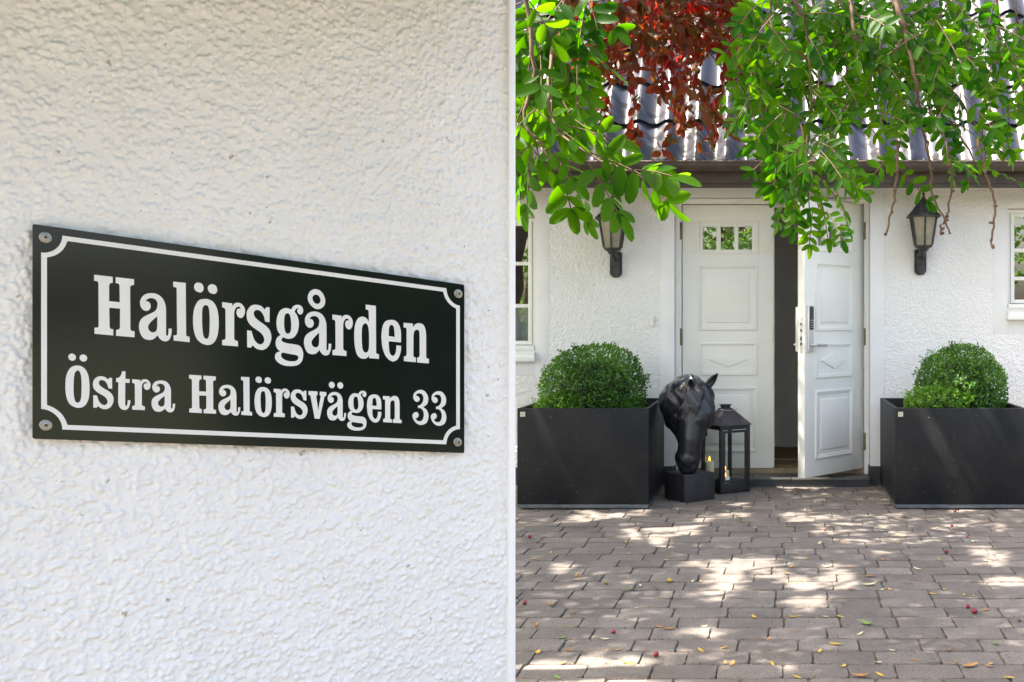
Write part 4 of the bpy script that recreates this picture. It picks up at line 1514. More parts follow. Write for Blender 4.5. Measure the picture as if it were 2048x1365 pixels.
def smooth_loop(s):
    pts = []
    for t in s.split():
        sh = t.endswith('!')
        x, y = t.rstrip('!').split(',')
        pts.append((float(x) / 2e4, float(y) / 2e4, sh))
    n = len(pts)
    out = []
    for i in range(n):
        p0, p1, p2, p3 = pts[i - 1], pts[i], pts[(i + 1) % n], pts[(i + 2) % n]
        out.append((p1[0], p1[1]))
        if p1[2] and p2[2]:
            continue
        if p1[2]:
            p0 = p1
        if p2[2]:
            p3 = p2
        for k in (1, 2, 3):
            t = k / 4
            q = []
            for c in (0, 1):
                q.append(0.5 * (2 * p1[c] + (p2[c] - p0[c]) * t + (2 * p0[c] - 5 * p1[c] + 4 * p2[c] - p3[c]) * t * t + (3 * p1[c] - p0[c] - 3 * p2[c] + p3[c]) * t ** 3))
            out.append(tuple(q))
    return out


GL = {k: [smooth_loop(s) for s in v.split(';')] for k, v in GLY.items()}


def fill(loops_, w):
    b = MB()
    polys = [[Vector((u, v, 0)) for u, v in l] for l in loops_]
    tri = tessellate_polygon(polys)
    flat = [p for l in polys for p in l]
    b.add([sp(p.x, p.y, w) for p in flat], [tuple(t) for t in tri])
    return b


def place(gname, f=None, oname='letter', separate=False):
    L = GL[gname]
    if f:
        L = [[f(u, v) for u, v in l] for l in L]
    groups = [[l] for l in L] if separate else [L]
    bb = MB()
    for gq in groups:
        q = fill(gq, .0006)
        bb.add(q.v, q.f)
    bb.build(oname, M_LETTER, sign)


B1, B2, VS = 1.2931 - V0, 1.1797 - V0, 0.672


def xr(gname):
    us = [u for l in GL[gname] for u, v in l]
    return min(us), max(us)


for gname in ('H', 'a', 'l', 'o', 'r', 's', 'g', 'd', 'e', 'n'):
    place(gname)
place('dots', None, 'diaeresis', True)
place('ring', None, 'ring_accent')


def remap(gname, u0, w, line2=True):
    a0, a1 = xr(gname)
    k = w / (a1 - a0)
    if line2:
        return lambda u, v: (u0 + (u - a0) * k, B2 + (v - B1) * VS)
    return lambda u, v: (u0 + (u - a0) * k, v)


place('a', remap('a', .3868, .0459, False))
place('r', remap('r', .4346, .0351, False))
place('O')
place('t')
place('v')
place('3')
place('3', remap('3', .6125, .0303, False))
for gname, u0, w in (('s', .0766, .0275), ('r', .1291, .0254), ('a', .1557, .0335), ('H', .2091, .0398), ('a', .2523, .0333), ('l', .2867, .0170), ('o', .3075, .0272),
                     ('r', .3378, .0258), ('s', .3651, .0278), ('a', .4254, .0326), ('g', .4600, .0339), ('e', .4946, .0259), ('n', .5233, .0344)):
    place(gname, remap(gname, u0, w))


def dot(u, v, ru, rv):
    return [(u + ru * math.cos(2 * math.pi * k / 28), v + rv * math.sin(2 * math.pi * k / 28)) for k in range(28)]


def dots2(cs):
    bb = MB()
    for u, v, ru, rv in cs:
        q = fill([dot(u, v, ru, rv)], .0006)
        bb.add(q.v, q.f)
    bb.build('diaeresis', M_LETTER, sign)


dots2([(0.0497, 0.1260, 0.00497, 0.00543), (0.0642, 0.1259, 0.00495, 0.00546)])
dots2([(0.4334, 0.1117, 0.00507, 0.00561), (0.4480, 0.1118, 0.00512, 0.00564)])
a0, a1 = xr('dots')
GLd = remap('dots', .3090, .0244)
place('dots', GLd, 'diaeresis', True)

# white border line with hollowed corners
oL, oR, oB, oT, lw = .0106, .6695, .0155, .3085, .0073


def border(d):
    rx, ry = .0266 + d * .30, .0296 + d * .30
    x0, x1, y0, y1 = oL + d, oR - d, oB + d, oT - d
    cx0, cx1, cy0, cy1 = oL, oR, oB, oT
    pts = []
    n = 10
    rx, ry = .0266 + d * .95, .0296 + d * .95
    for (cx, cy, f0, f1) in ((cx0, cy0, 90, 0), (cx1, cy0, 180, 90), (cx1, cy1, 270, 180), (cx0, cy1, 360, 270)):
        for k in range(n + 1):
            f = R(f0 + (f1 - f0) * k / n)
            u = cx + rx * math.cos(f)
            v = cy + ry * math.sin(f)
            pts.append((min(max(u, x0), x1), min(max(v, y0), y1)))
    return pts


po, pi_ = border(0), border(lw)
b = MB()
n = len(po)
b.add([sp(u, v, .0006) for u, v in po + pi_], [(i, (i + 1) % n, n + (i + 1) % n, n + i) for i in range(n)])
b.build('border_line', M_LETTER, sign)

for u, v in ((.0158, .3022), (.0163, .0212), (.6662, .3012), (.6650, .0204)):
    def ringp(r, w, n=24, rot=0):
        return [sp(u + r * math.cos(rot + 2 * math.pi * k / n), v + r * math.sin(rot + 2 * math.pi * k / n), w) for k in range(n)]
    b = MB()
    b.loft([ringp(.0082, .0002), ringp(.0082, .0012), ringp(.0076, .0018), ringp(.0056, .0020), ringp(.0056, .0038), ringp(.0050, .0050), ringp(.0036, .0056)])
    sc_ = b.build('screw', M_SCREW, sign, smooth=True)
    b = MB()
    b.add(ringp(.0026, .0060, 6, .4), [tuple(range(6))])
    b.build('socket', M_SOCKET, sc_)

# ------------------------------------------------------------------ trees
def limb(path, r0, r1, b, n=8):
    m = len(path)
    b.tube(path, [r0 + (r1 - r0) * i / (m - 1) for i in range(m)], n)


def wiggle(p0, p1, n, amp, g, sag=0.0):
    p0, p1 = Vector(p0), Vector(p1)
    out = []
    for i in range(n + 1):
        t = i / n
        p = p0.lerp(p1, t)
        e = math.sin(math.pi * t)
        p += Vector((g.normal(0, amp), g.normal(0, amp), g.normal(0, amp))) * e
        p.z += sag * e
        out.append(p)
    return out


class Leaves:
    def __init__(self, seed):
        self.g = np.random.default_rng(seed)
        self.P, self.A, self.N, self.L, self.W = [], [], [], [], []

    def add(self, p, a, n, l, w):
        self.P.append(tuple(p))
        self.A.append(tuple(a))
        self.N.append(tuple(n))
        self.L.append(l)
        self.W.append(w)

    def compound(self, base, direction, length, pairs, ll, b=None, droop=0.35, face=None):
        """a pinnate leaf: leaflets in pairs along a drooping stalk"""
        g = self.g
        d = Vector(direction).normalized()
        p = Vector(base)
        face = Vector(face) if face is not None else Vector((g.normal(0, .5), -0.7 + g.normal(0, .5), 0.55 + g.normal(0, .4)))
        side = d.cross(face).normalized()
        pts = [p.copy()]
        step = length / pairs
        for i in range(pairs):
            d = (d + Vector((0, 0, -droop / pairs)) + Vector(g.normal(0, .04, 3))).normalized()
            p = p + d * step
            pts.append(p.copy())
            side = (side - d * side.dot(d)).normalized()
            for s in (-1, 1):
                if g.random() < .06:
                    continue
                a = (side * s + d * g.uniform(.25, .7) + Vector((0, 0, -.15)) + Vector(g.normal(0, .14, 3)))
                nn = side.cross(d).normalized() + Vector(g.normal(0, .28, 3))
                l = ll * g.uniform(.78, 1.15) * (1 - .25 * abs(i / pairs - .45))
                self.add(p, a, nn, l, l * g.uniform(.40, .50))
        nn = side.cross(d) + Vector(g.normal(0, .25, 3))
        self.add(p, d, nn, ll * 1.05, ll * .47)
        if b is not None:
            b.tube(pts, [.0016] * len(pts), 4, False)

    def arrays(self):
        return [np.array(q, dtype=float) for q in (self.P, self.A, self.N, self.L, self.W)]


# --- green pinnate tree: stands left behind the near wall, its boughs reach over the yard
gt = thing('pinnate_tree', 'tree with bright green feathery leaves whose branches hang in from above', 'tree', (-3.1, 3.4, 0))
gg = np.random.default_rng(3)
tb = MB()
trunk = wiggle((-3.1, 3.4, -.05), (-2.9, 3.5, 2.6), 8, .05, gg)
limb(trunk, .17, .11, tb, 12)
tb.build('trunk', M_BARK, gt, smooth='all')
gb = MB()
fork = trunk[-1]
hub = Vector((-0.9, 3.3, 3.35))
limb(wiggle(fork, hub, 8, .05, gg, .25), .085, .050, gb)
hub2 = Vector((0.55, 3.15, 3.05))
limb(wiggle(hub, hub2, 7, .04, gg, .12), .050, .030, gb)
hub3 = Vector((1.6, 3.3, 3.0))
limb(wiggle(hub2, hub3, 5, .04, gg, .06), .030, .014, gb)
limb(wiggle(hub, (-.50, 2.55, 2.55), 6, .03, gg, .10), .030, .010, gb)
canopy_ends = []
for k in range(13):
    e = Vector((gg.uniform(-6.0, -.6), gg.uniform(.8, 7.4), gg.uniform(3.9, 5.6)))
    s0 = hub if e.x > -1.6 else fork
    path = wiggle(s0, e, 8, .10, gg, .35)
    limb(path, .035, .008, gb)
    canopy_ends += path[3:]
gl = Leaves(31)
twb = MB()
Z6 = 508 / 2039.0


def z6(x, y, Y):
    return at(1540 + Z6 * x, Z6 * y, Y)


def z3(x, y, Y):
    return at(1700 + .3515 * x, 340 + .3515 * y, Y)


def twig(pts, r0, r1, n=7):
    m = len(pts)
    fine = []
    for i in range(m - 1):
        p0, p1, p2, p3 = pts[max(i - 1, 0)], pts[i], pts[i + 1], pts[min(i + 2, m - 1)]
        for k in range(4):
            t = k / 4
            fine.append(0.5 * (2 * p1 + (p2 - p0) * t + (2 * p0 - 5 * p1 + 4 * p2 - p3) * t * t + (3 * p1 - p0 - 3 * p2 + p3) * t ** 3))
    fine.append(pts[-1])
    fine = [p + Vector(gg.normal(0, .0022, 3)) for p in fine]
    tw = MB()
    limb(fine, r0, r1, tw, n)
    tw.build('twig', M_TWIG, gt, smooth='all')
    return fine


hang = []
D = 3.15
stems = [
    ([(960, -260), (1000, 0), (1060, 180), (1100, 300), (1160, 600), (1190, 800), (1260, 1200)], 3.15, .0125, .0030),
    ([(150, -220), (200, 0), (300, 260), (320, 650), (320, 1000), (300, 1290)], 3.05, .0058, .0022),
    ([(300, -230), (340, 0), (400, 200), (410, 300), (390, 650), (330, 900)], 3.25, .0060, .0022),
    ([(640, -240), (650, 0), (680, 290), (740, 340), (820, 480), (890, 600), (930, 800), (880, 1000)], 3.10, .0070, .0018),
    ([(1120, 210), (1150, 250), (1230, 500), (1280, 700), (1350, 850), (1420, 960), (1530, 1080), (1650, 1330)], 3.18, .0070, .0030),
    ([(1250, 560), (1500, 770), (1700, 1080), (1950, 1250)], 3.2, .0042, .0016),
    ([(520, -200), (540, 0), (600, 350), (610, 600), (560, 850)], 3.3, .0044, .0016),
    ([(1830, -230), (1830, 0), (1835, 300), (1750, 650)], 3.35, .0055, .0018),
    ([(840, -220), (850, 0), (870, 180), (1000, 400), (960, 520), (830, 690), (640, 800), (560, 950), (470, 1150)], 3.22, .0048, .0016),
    ([(1060, 330), (990, 430), (900, 570)], 3.16, .0042, .0028),
    ([(1190, 780), (1080, 1000), (1010, 1330)], 3.12, .0036, .0016),
    ([(1260, 820), (1330, 1000), (1400, 1120), (1430, 1345)], 3.14, .0036, .0018),
    ([(1950, -200), (1960, 60), (2010, 400), (1960, 700)], 3.4, .0045, .0016),
    ([(0, -150), (10, 120), (15, 330)], 3.0, .0050, .0020),
    ([(-220, -150), (-180, 150), (-160, 420), (-200, 700)], 3.25, .0036, .0014),
]
for pts, Y, r0, r1 in stems:
    dy = gg.normal(0, .05, len(pts)).cumsum()
    fine = twig([z6(x, y, Y + float(dy[i])) for i, (x, y) in enumerate(pts)], r0, r1)
    hang.append(fine)
# bare hanging tips against the wall
for pts, Y in (([(275, -160), (265, 0), (258, 120), (235, 240), (200, 375)], 3.1), ([(440, -150), (460, 0), (475, 150), (540, 290), (570, 370)], 3.18),
               ([(580, -120), (575, 0), (575, 120), (550, 270)], 3.22), ([(720, -170), (770, 0), (800, 100), (825, 200), (820, 300), (800, 400), (820, 440)], 3.05),
               ([(550, 270), (515, 340), (525, 365)], 3.22)):
    fine = twig([z3(x, y, Y) for x, y in pts], .0042, .0028)
    for p in fine[::4]:
        twb.tube([p, p + Vector(gg.normal(0, .006, 3))], [.005, .003], 5)


def spray(px, py, Y, ang, length_px, ll, pairs, droop=.4, jit=.12):
    p = at(px, py, Y)
    s = Y / FPX
    d = Vector((math.cos(R(ang)), gl.g.normal(0, jit * 3), -math.sin(R(ang))))
    gl.compound(p, d, length_px * s, pairs, ll, twb, droop)


# right-hand mass: leaves on the twigs and on hidden ones behind them
for fine in hang:
    for p in fine[2::2]:
        if gl.g.random() < .72:
            f = gl.g.uniform(0, 2 * math.pi)
            d = Vector((math.cos(f), math.sin(f) * .7, -.35 + gl.g.normal(0, .3)))
            gl.compound(p, d, gl.g.uniform(.09, .15), int(gl.g.integers(3, 6)), gl.g.uniform(.036, .050), twb, .5)
for cx, cy, rx, ry, n, Y in ((1640, 60, 110, 70, 40, 3.35), (1790, 60, 130, 75, 44, 3.45), (1950, 75, 110, 90, 48, 3.4), (1560, 160, 80, 110, 22, 3.2),
                             (1680, 200, 90, 55, 14, 3.3), (1860, 190, 120, 45, 16, 3.5), (1980, 210, 70, 55, 14, 3.5), (1560, 270, 60, 50, 16, 3.1),
                             (1620, 320, 60, 40, 16, 3.0), (1490, 40, 40, 40, 8, 3.3), (1500, 190, 40, 60, 10, 3.15)):
    for _ in range(n):
        a, q = gl.g.uniform(0, 2 * math.pi), math.sqrt(gl.g.random())
        spray(cx + rx * q * math.cos(a), cy + ry * q * math.sin(a) - 30, Y + gl.g.normal(0, .22), gl.g.uniform(10, 170), gl.g.uniform(60, 105), gl.g.uniform(.036, .052), int(gl.g.integers(3, 6)))
# the bunch hanging in front of the doorway
core = twig([at(1600, 250, 3.0), at(1612, 310, 2.98), at(1625, 370, 2.97), at(1640, 430, 2.96)], .0040, .0014)
core2 = twig([at(1655, 270, 3.0), at(1670, 320, 2.98), at(1690, 360, 2.95)], .0034, .0014)
for px, py, an, ln in ((1598, 300, 120, 80), (1615, 320, 60, 90), (1600, 350, 100, 85), (1632, 350, 40, 95), (1640, 390, 75, 90), (1610, 390, 118, 75), (1625, 420, 95, 70),
                       (1652, 420, 62, 78), (1590, 330, 130, 70), (1665, 330, 30, 75), (1690, 355, 25, 55), (1575, 300, 110, 75),
                       (1672, 380, 70, 80), (1560, 290, 120, 60), (1580, 370, 112, 78)):
    spray(px, py, 2.97 + gl.g.normal(0, .07), an, ln, gl.g.uniform(.036, .045), 5, .5)
# left-hand bough, nearer: big leaflets just behind the wall's corner
LY = 2.50
s1 = twig([at(1040, -60, LY), at(1062, 60, LY), at(1066, 160, LY), at(1050, 240, LY), at(1075, 280, LY)], .0062, .0034)
s2 = twig([at(1140, -60, LY + .1), at(1120, 40, LY + .1), at(1098, 130, LY + .05), at(1110, 250, LY), at(1180, 310, LY - .03), at(1270, 345, LY - .04)], .0056, .0018)
s3 = twig([at(1075, 280, LY), at(1110, 330, LY), at(1150, 370, LY - .03)], .0034, .0016)
for cx, cy, rx, ry, n in ((1085, 60, 60, 70, 16), (1060, 170, 40, 70, 12), (1130, 140, 45, 60, 8), (1150, 40, 50, 40, 7), (1060, 280, 40, 40, 6), (1120, 250, 60, 40, 6)):
    for _ in range(n):
        a, q = gl.g.uniform(0, 2 * math.pi), math.sqrt(gl.g.random())
        spray(cx + rx * q * math.cos(a), cy + ry * q * math.sin(a) - 25, LY + .12 + gl.g.normal(0, .09), gl.g.uniform(20, 160), gl.g.uniform(70, 120), gl.g.uniform(.050, .066), int(gl.g.integers(2, 5)))
for px, py, an, ln, pr, ll in ((1150, 240, 30, 90, 3, .068), (1180, 305, 15, 130, 4, .072), (1170, 315, 55, 130, 4, .072), (1260, 340, 35, 95, 3, .072), (1255, 340, -5, 90, 3, .068),
                               (1120, 320, 75, 100, 4, .060), (1145, 365, 60, 80, 3, .054), (1060, 300, 95, 110, 4, .060), (1085, 290, 40, 90, 3, .060),
                               (1130, 250, 10, 100, 3, .066), (1045, 330, 100, 70, 3, .056)):
    spray(px, py, LY - .02 + gl.g.normal(0, .05), an, ln, ll, pr, .25, .06)
# crown overhead, out of the picture: it throws the dappled shade
cg = np.random.default_rng(77)
gap_n = [np.random.default_rng(400 + i).random((64, 64)) for i in range(2)]


def open_crown(P):  # gap pattern is laid out on the ground and carried up towards the sun
    """a real crown has holes between its leaf sprays: thin it in drifts"""
    k = P[:, 2] / SUN_DIR.z
    gx, gy_ = P[:, 0] - SUN_DIR.x * k + 20, P[:, 1] - SUN_DIR.y * k + 20
    v = np.zeros(len(P))
    for a, s, w in ((gap_n[0], .46, .55), (gap_n[1], .21, .45)):
        x, y = gx / s, gy_ / s
        xi, yi = np.floor(x).astype(int), np.floor(y).astype(int)
        fx, fy = x - xi, y - yi
        fx, fy = fx * fx * (3 - 2 * fx), fy * fy * (3 - 2 * fy)
        q = lambda i, j: a[(yi + j) % 64, (xi + i) % 64]
        v += w * ((q(0, 0) * (1 - fx) + q(1, 0) * fx) * (1 - fy) + (q(0, 1) * (1 - fx) + q(1, 1) * fx) * fy)
    hole = v > .65
    # crown leaves on the sun's way to the copper leaves are removed to light them
    t = P - np.array([-.75, 6.3, 2.9])
    along = t @ np.array(SUN_DIR)
    dist = np.linalg.norm(t - along[:, None] * np.array(SUN_DIR), axis=1)
    hole |= (dist < .55) & (cg.random(len(P)) < .85)
    return ~hole | (cg.random(len(P)) < .04)


cents = []
for _ in range(820):
    cents.append((cg.uniform(-6.4, -.3), cg.uniform(2.7, 7.8), cg.uniform(3.95, 5.7)))
cents = np.array(cents)
cents = cents[(cents[:, 2] > EYE + .33 * cents[:, 1] + .25) & ~((cents[:, 0] > -2.2) & (cents[:, 1] < 2.6))]
n_per = 120
cp = np.repeat(cents, n_per, 0) + cg.normal(size=(len(cents) * n_per, 3)) * np.array([.29, .29, .15])
m = len(cp)
ca = norm(cg.normal(size=(m, 3)) + np.array([0, 0, -.3]))
cn = norm(cg.normal(size=(m, 3)) * .8 + np.array([0, 0, 1.0]))
cl = cg.uniform(.060, .095, m)
keep = (cp[:, 2] > EYE + .315 * np.maximum(cp[:, 1], 0) + .05) & open_crown(cp)
crown = leaf_mesh('crown', cp[keep], ca[keep], cn[keep], cl[keep], cl[keep] * .55, M_GLEAF, gt, kind='stuff')
gb.build('bough', M_BARK, gt, smooth='all')
twb.build('leaf_stalks', M_TWIG, gt, smooth='all', kind='stuff')
split_leaves(gt, *gl.arrays(), M_GLEAF, 'leaf', base=(OVAL_V, OVAL_F))

# --- copper-leaved plum, further back on the left
rt = thing('copper_plum_tree', 'copper red leaved tree in front of the roof', 'tree', (-2.9, 6.3, 0))
rb = MB()
tr_ = wiggle((-2.9, 6.3, -.05), (-2.6, 6.4, 2.3), 8, .05, gg)
limb(tr_, .13, .085, rb, 12)
rb.build('trunk', M_BARK, rt, smooth='all')
rb = MB()
rl = Leaves(41)
h1 = Vector((-1.5, 6.45, 3.45))
limb(wiggle(tr_[-1], h1, 7, .05, gg, .18), .07, .035, rb)
h2 = Vector((-.45, 6.4, 3.40))
limb(wiggle(h1, h2, 6, .04, gg, .08), .034, .016, rb)


def red_twig(pts, Y, r0=.006, r1=.0018, dens=1.0, lsz=.074):
    P3 = [at(x, y, Y + .04 * math.sin(i * 1.9)) for i, (x, y) in enumerate(pts)]
    fine = []
    for i in range(len(P3) - 1):
        for k in range(5):
            fine.append(P3[i].lerp(P3[i + 1], k / 5) + Vector(rl.g.normal(0, .006, 3)))
    fine.append(P3[-1])
    tw = MB()
    limb(fine, r0, r1, tw, 6)
    tw.build('twig', M_TWIG, rt, smooth='all')
    for i, p in enumerate(fine):
        t = (fine[min(i + 1, len(fine) - 1)] - fine[max(i - 1, 0)]).normalized()
        for _ in range(int(rl.g.poisson(2.6 * dens))):
            a = t * .6 + Vector(rl.g.normal(0, .65, 3)) + Vector((0, 0, -.35))
            nn = Vector((rl.g.normal(0, .6), -.6 + rl.g.normal(0, .5), .5 + rl.g.normal(0, .5)))
            l = lsz * rl.g.uniform(.65, 1.2)
            rl.add(p + Vector(rl.g.normal(0, .012, 3)), a, nn, l, l * rl.g.uniform(.46, .58))


for _ in range(88):
    x0 = rl.g.uniform(1140, 1470)
    y0 = rl.g.uniform(-70, 120)
    Y = rl.g.uniform(5.7, 6.9)
    x1 = x0 + rl.g.normal(35, 90)
    lim = 120 + 150 * math.exp(-((x0 - 1360) / 95.0) ** 2) if x0 < 1440 else 190
    y1 = min(y0 + rl.g.uniform(60, 150), lim + rl.g.uniform(0, 30))
    if y1 < y0 + 25:
        continue
    red_twig([(x0, y0), ((x0 + x1) / 2 + rl.g.normal(0, 12), (y0 + y1) / 2 - 8), (x1, y1)], Y)
for pts in ([(1290, 120), (1330, 180), (1360, 250)], [(1330, 150), (1375, 215), (1410, 300)], [(1400, 180), (1440, 240), (1480, 285)], [(1280, 190), (1260, 240), (1285, 285)],
            [(1420, 200), (1425, 260), (1420, 305)], [(1180, 60), (1165, 130), (1160, 180)], [(1220, 120), (1205, 190), (1210, 230)], [(1440, 100), (1475, 150), (1500, 190)],
            [(1380, 200), (1350, 250), (1330, 300)]):
    red_twig(pts, rl.g.uniform(5.9, 6.5), .004, .0015, .85)
cents = []
for _ in range(70):
    c = (cg.uniform(-4.4, -.9), cg.uniform(5.2, 7.6), cg.uniform(3.6, 5.2))
    if c[2] > EYE + .33 * c[1] + .2:
        cents.append(c)
cents = np.array(cents)
cp = np.repeat(cents, 80, 0) + cg.normal(size=(len(cents) * 80, 3)) * np.array([.24, .24, .14])
m = len(cp)
ca = norm(cg.normal(size=(m, 3)) + np.array([0, 0, -.3]))
cn = norm(cg.normal(size=(m, 3)) * .8 + np.array([0, 0, 1.0]))
cl = cg.uniform(.06, .085, m)
keep = (cp[:, 2] > EYE + .315 * cp[:, 1] + .03) & open_crown(cp)
leaf_mesh('crown', cp[keep], ca[keep], cn[keep], cl[keep], cl[keep] * .55, M_RLEAF, rt, kind='stuff')
rb.build('bough', M_TWIG, rt, smooth='all')
split_leaves(rt, *rl.arrays(), M_RLEAF, 'leaf')

# ------------------------------------------------------------------ garden behind the camera, seen only in the glass and the enamel
hg = thing('garden_hedge', 'clipped green hedge across the garden opposite the house', 'hedge', (2, -14, 0))
g2 = np.random.default_rng(91)
n = 9000
P = np.stack([g2.uniform(-9, 14, n), -14 + g2.normal(0, .25, n), g2.uniform(0, 1.5, n) + .15 * g2.normal(size=n)], 1)
A = norm(g2.normal(size=(n, 3)))
Nn = norm(g2.normal(size=(n, 3)) + np.array([0, 1.2, .5]))
L = g2.uniform(.12, .22, n)
leaf_mesh('foliage', P, A, Nn, L, L * .6, M_HEDGE, hg, kind='stuff')
b = MB()
b.box(-9, 14, -15.0, -14.15, -.02, 1.35)
b.build('hedge_core', M_BOXCORE, hg)
for i, (x, y, h, r) in enumerate(((15.5, -5.0, 7.0, 2.6), (-1.5, -16, 7.5, 3.4), (-7.5, -15.5, 7.0, 3.4), (6.0, -16.5, 7.0, 3.2))):
    t = thing('garden_tree', ('broad green garden tree at the right end of the yard', 'tallest green tree beyond the hedge opposite the house', 'green tree beyond the left end of the hedge opposite', 'green tree beyond the right half of the hedge opposite')[i], 'tree', (x, y, 0), 'garden trees opposite the house')
    b = MB()
    b.tube(wiggle((x, y, -.05), (x + .1, y, h * .6), 6, .05, g2), [.20, .18, .16, .14, .12, .11, .10], 10)
    b.build('trunk', M_BARK, t, smooth='all')
    n = 2400
    cc = norm(g2.normal(size=(40, 3))) * r * .75 * g2.random((40, 1)) ** .4 + np.array([x, y, h * .52])
    P = np.repeat(cc, n // 40, 0) + g2.normal(size=(n, 3)) * r * .20
    A = norm(g2.normal(size=(n, 3)))
    Nn = norm(g2.normal(size=(n, 3)) + np.array([0, 0, .8]))
    L = g2.uniform(.16, .30, n)
    leaf_mesh('crown', P, A, Nn, L, L * .6, M_TREELEAF, t, kind='stuff')

sh = thing('garden_hedge', 'tall unseen hedge added on the right to cut low sky light on the near wall', 'hedge', (8.6, -2.5, 0))  # added out of view to block horizon light and darken the enamel's reflection
n = 12000
d = norm(g2.normal(size=(n, 3)) * .4 + np.array([-1., 0, .3]))
P = np.stack([7.9 + g2.normal(0, .2, n), g2.uniform(-4.6, 5, n), g2.uniform(0, 2.5, n)], 1)
L = g2.uniform(.10, .18, n)
leaf_mesh('foliage', P, norm(g2.normal(size=(n, 3))), norm(d + g2.normal(size=(n, 3)) * .5), L, L * .6, M_HEDGE, sh, kind='stuff')
b = MB()
b.box(8.0, 8.9, -4.6, 5, -.02, 2.4)
b.build('stems', M_BOXCORE, sh)  # one solid dark block filling the hedge

# ------------------------------------------------------------------ fallen leaves, berries and litter in the joints
fg = random.Random(5)
fall_mes = []
for mm, nm in ((M_FALLY, 'y'), (M_FALLO, 'o'), (M_FALLP, 'p'), (M_FALLG, 'g')):
    for v in range(3):
        curl = (.12, .35, .6)[v]
        V, F = [], []
        for i in range(7):
            t = i / 6
            w = .5 * math.sin(math.pi * min(max(t, .03), .97)) ** .8
            zc = curl * (t - .5) ** 2 * 1.2
            V += [(-w * .42, t - .5, zc + curl * .28 * w), (0, t - .5, zc), (w * .42, t - .5, zc + curl * .28 * w)]
        for i in range(6):
            for j in (0, 1):
                q = i * 3 + j
                F.append((q, q + 1, q + 4, q + 3))
        me = bpy.data.meshes.new('fallen_leaf')
        me.from_pydata(V, [], F)
        me.shade_smooth()
        me.materials.append(mm)
        fall_mes.append((nm, me))
LBL = {'y': 'yellow fallen leaf', 'o': 'curled orange brown fallen leaf', 'p': 'pale fallen leaf', 'g': 'green fallen leaf'}
GRP = {'y': 'yellow fallen leaves on the paving', 'o': 'orange brown fallen leaves on the paving', 'p': 'pale fallen leaves on the paving', 'g': 'green fallen leaves on the paving'}


def drop(x, y, nm=None, size=None):
    nm = nm or fg.choice('yyyoooopg')
    me = fg.choice([q for k2, q in fall_mes if k2 == nm])
    o = bpy.data.objects.new('fallen_leaf', me)
    s = size or fg.uniform(.022, .045)
    o.matrix_local = Matrix.Translation((x, y, PAVER_TOP + .004)) @ Matrix.Rotation(fg.uniform(0, 6.28), 4, 'Z') @ Matrix.Rotation(fg.gauss(0, .15), 4, 'X') @ Matrix.Diagonal((s, s, s, 1))
    zone = 'near edge of the paving' if y < 4.9 else ('front of the left planter' if x < -.85 else ('front of the right planter' if x > .85 else 'front of the door'))
    zone = ('towards the ' if y < 4.9 else 'in ') + zone
    if x < -.05 and y < 4.9:
        zone += ', left half'
    put(o, None, None, ('large ' if s > .062 else 'small ') + LBL[nm] + ' ' + zone, 'leaf', GRP[nm])


def gp(px, py):
    Y = FPX * EYE / (py - PCY)
    return (px - PCX) / FPX * Y, Y


for px, py, nm, s in ((1740, 1174, 'p', .075), (1616, 1121, 'y', .045), (1212, 1173, 'y', .050), (1340, 1166, 'y', .055), (1670, 1292, 'y', .065), (1733, 1253, 'g', .075), (1076, 1308, 'y', .05),
                      (1834, 1141, 'p', .05), (1866, 1191, 'y', .05), (1928, 1193, 'y', .04), (1975, 1125, 'p', .05), (1252, 1330, 'y', .06), (1265, 1331, 'o', .05), (1722, 1358, 'o', .07),
                      (1940, 1336, 'o', .07), (1831, 1325, 'o', .04), (1338, 1262, 'o', .06), (1100, 1214, 'o', .05), (1156, 1156, 'o', .055), (1740, 1156, 'o', .07), (1448, 1300, 'y', .04),
                      (1640, 1306, 'y', .035), (1720, 1272, 'p', .035), (1904, 1068, 'o', .05), (1800, 1073, 'o', .045), (1846, 1075, 'o', .05), (1498, 974, 'y', .06), (1512, 988, 'y', .05)):
    x, y = gp(px, py)
    drop(x, y, nm, s)
for _ in range(150):
    px, py = fg.uniform(1045, 2040), 985 + 375 * fg.random() ** 1.3
    x, y = gp(px, py)
    if y > 7.35 and (x < -.8 or x > .78):
        continue
    if y > 7.5 and x < -.2:
        continue
    # most gather in the row joints
    if fg.random() < .6:
        y = 2.30 + round((y - 2.30) / PD) * PD + fg.gauss(0, .006)
    drop(x, y)
berry_me = bpy.data.meshes.new('fallen_berry')
bm = bmesh.new()
bmesh.ops.create_icosphere(bm, subdivisions=2, radius=.5)
bm.to_mesh(berry_me)
bm.free()
berry_me.shade_smooth()
berry_me.materials.append(M_BERRY)
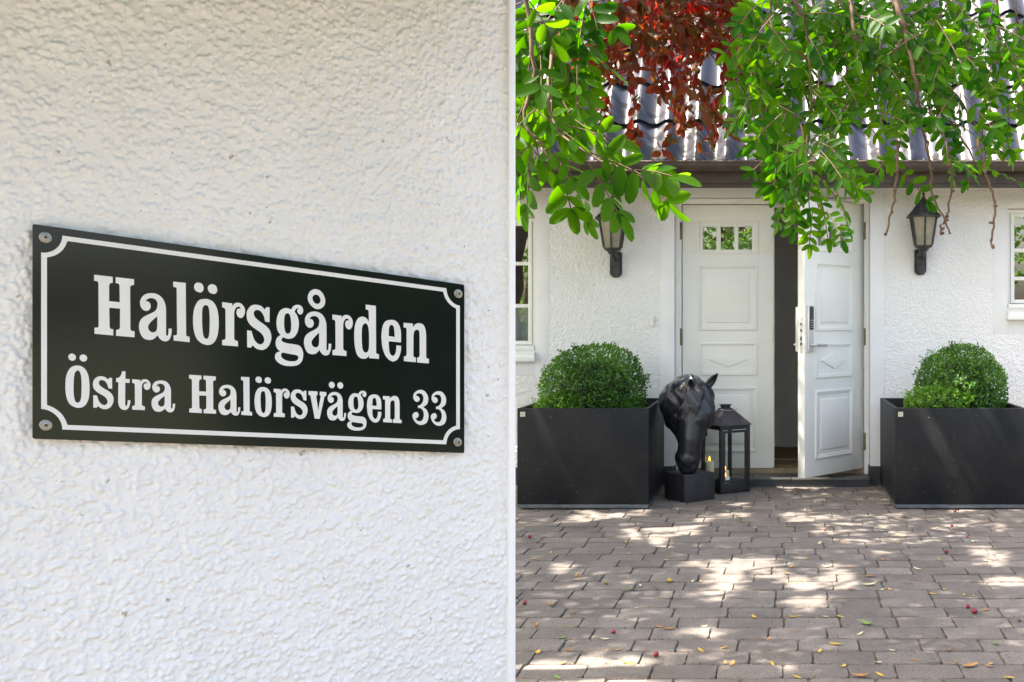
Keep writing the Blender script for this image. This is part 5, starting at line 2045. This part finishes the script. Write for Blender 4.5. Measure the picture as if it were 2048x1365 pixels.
for px, py, s in ((1049, 1212, .024), (1949, 1230, .030), (1936, 1219, .022), (1910, 1026, .024), (1059, 1079, .026), (1227, 1270, .020), (1650, 1064, .018), (1312, 1316, .024), (1893, 1108, .022), (1904, 1056, .02), (1935, 1078, .016)):
    x, y = gp(px, py)
    o = bpy.data.objects.new('fallen_berry', berry_me)
    o.location = (x, y, PAVER_TOP + s * .45)
    o.scale = (s, s, s * .85)
    put(o, None, None, 'small dark red fallen berry on the paving ' + ('before the left planter' if x < -.6 else 'before the right planter' if x > .9 else 'in the middle'), 'berry', 'red berries on the paving')
n = 7000
g3 = np.random.default_rng(8)
P = np.stack([g3.uniform(-2.2, 2.4, n), g3.uniform(3.5, 8.5, n), np.full(n, PAVER_TOP + .0015)], 1)
snap = g3.random(n) < .8
P[snap, 1] = 2.30 + np.round((P[snap, 1] - 2.30) / PD) * PD + g3.normal(0, .005, snap.sum())
P[snap, 2] = PAVER_TOP + .001
A = norm(np.concatenate([g3.normal(size=(n, 2)), g3.normal(0, .15, (n, 1))], 1))
Nn = norm(g3.normal(size=(n, 3)) * .3 + np.array([0, 0, 1.]))
L = g3.uniform(.004, .014, n)
leaf_mesh('leaf_litter', P[: n // 2], A[: n // 2], Nn[: n // 2], L[: n // 2], L[: n // 2] * .5, M_FALLO, None, kind='stuff', label='fine brown leaf litter in the paving joints', cat='litter')
leaf_mesh('joint_moss', P[n // 2:], A[n // 2:], Nn[n // 2:], L[n // 2:] * .8, L[n // 2:] * .5, mat('moss', (.05, .075, .02), .9, (.10, .085, .05), 40), None, kind='stuff', label='tiny moss and grit in the paving joints', cat='moss')
# debris caught in the gutter
n = 1500
P = np.stack([g3.uniform(-2.4, 2.6, n), gy + g3.normal(0, .022, n), gz + .012 + g3.random(n) * .018 * np.abs(np.sin(3 * np.arange(n)))], 1)
A = norm(g3.normal(size=(n, 3)))
Nn = norm(g3.normal(size=(n, 3)))
L = g3.uniform(.008, .022, n)
leaf_mesh('gutter_litter', P, A, Nn, L, L * .5, mat('dry_litter', (.16, .075, .055), .9, (.33, .24, .18), 50), house, kind='stuff')
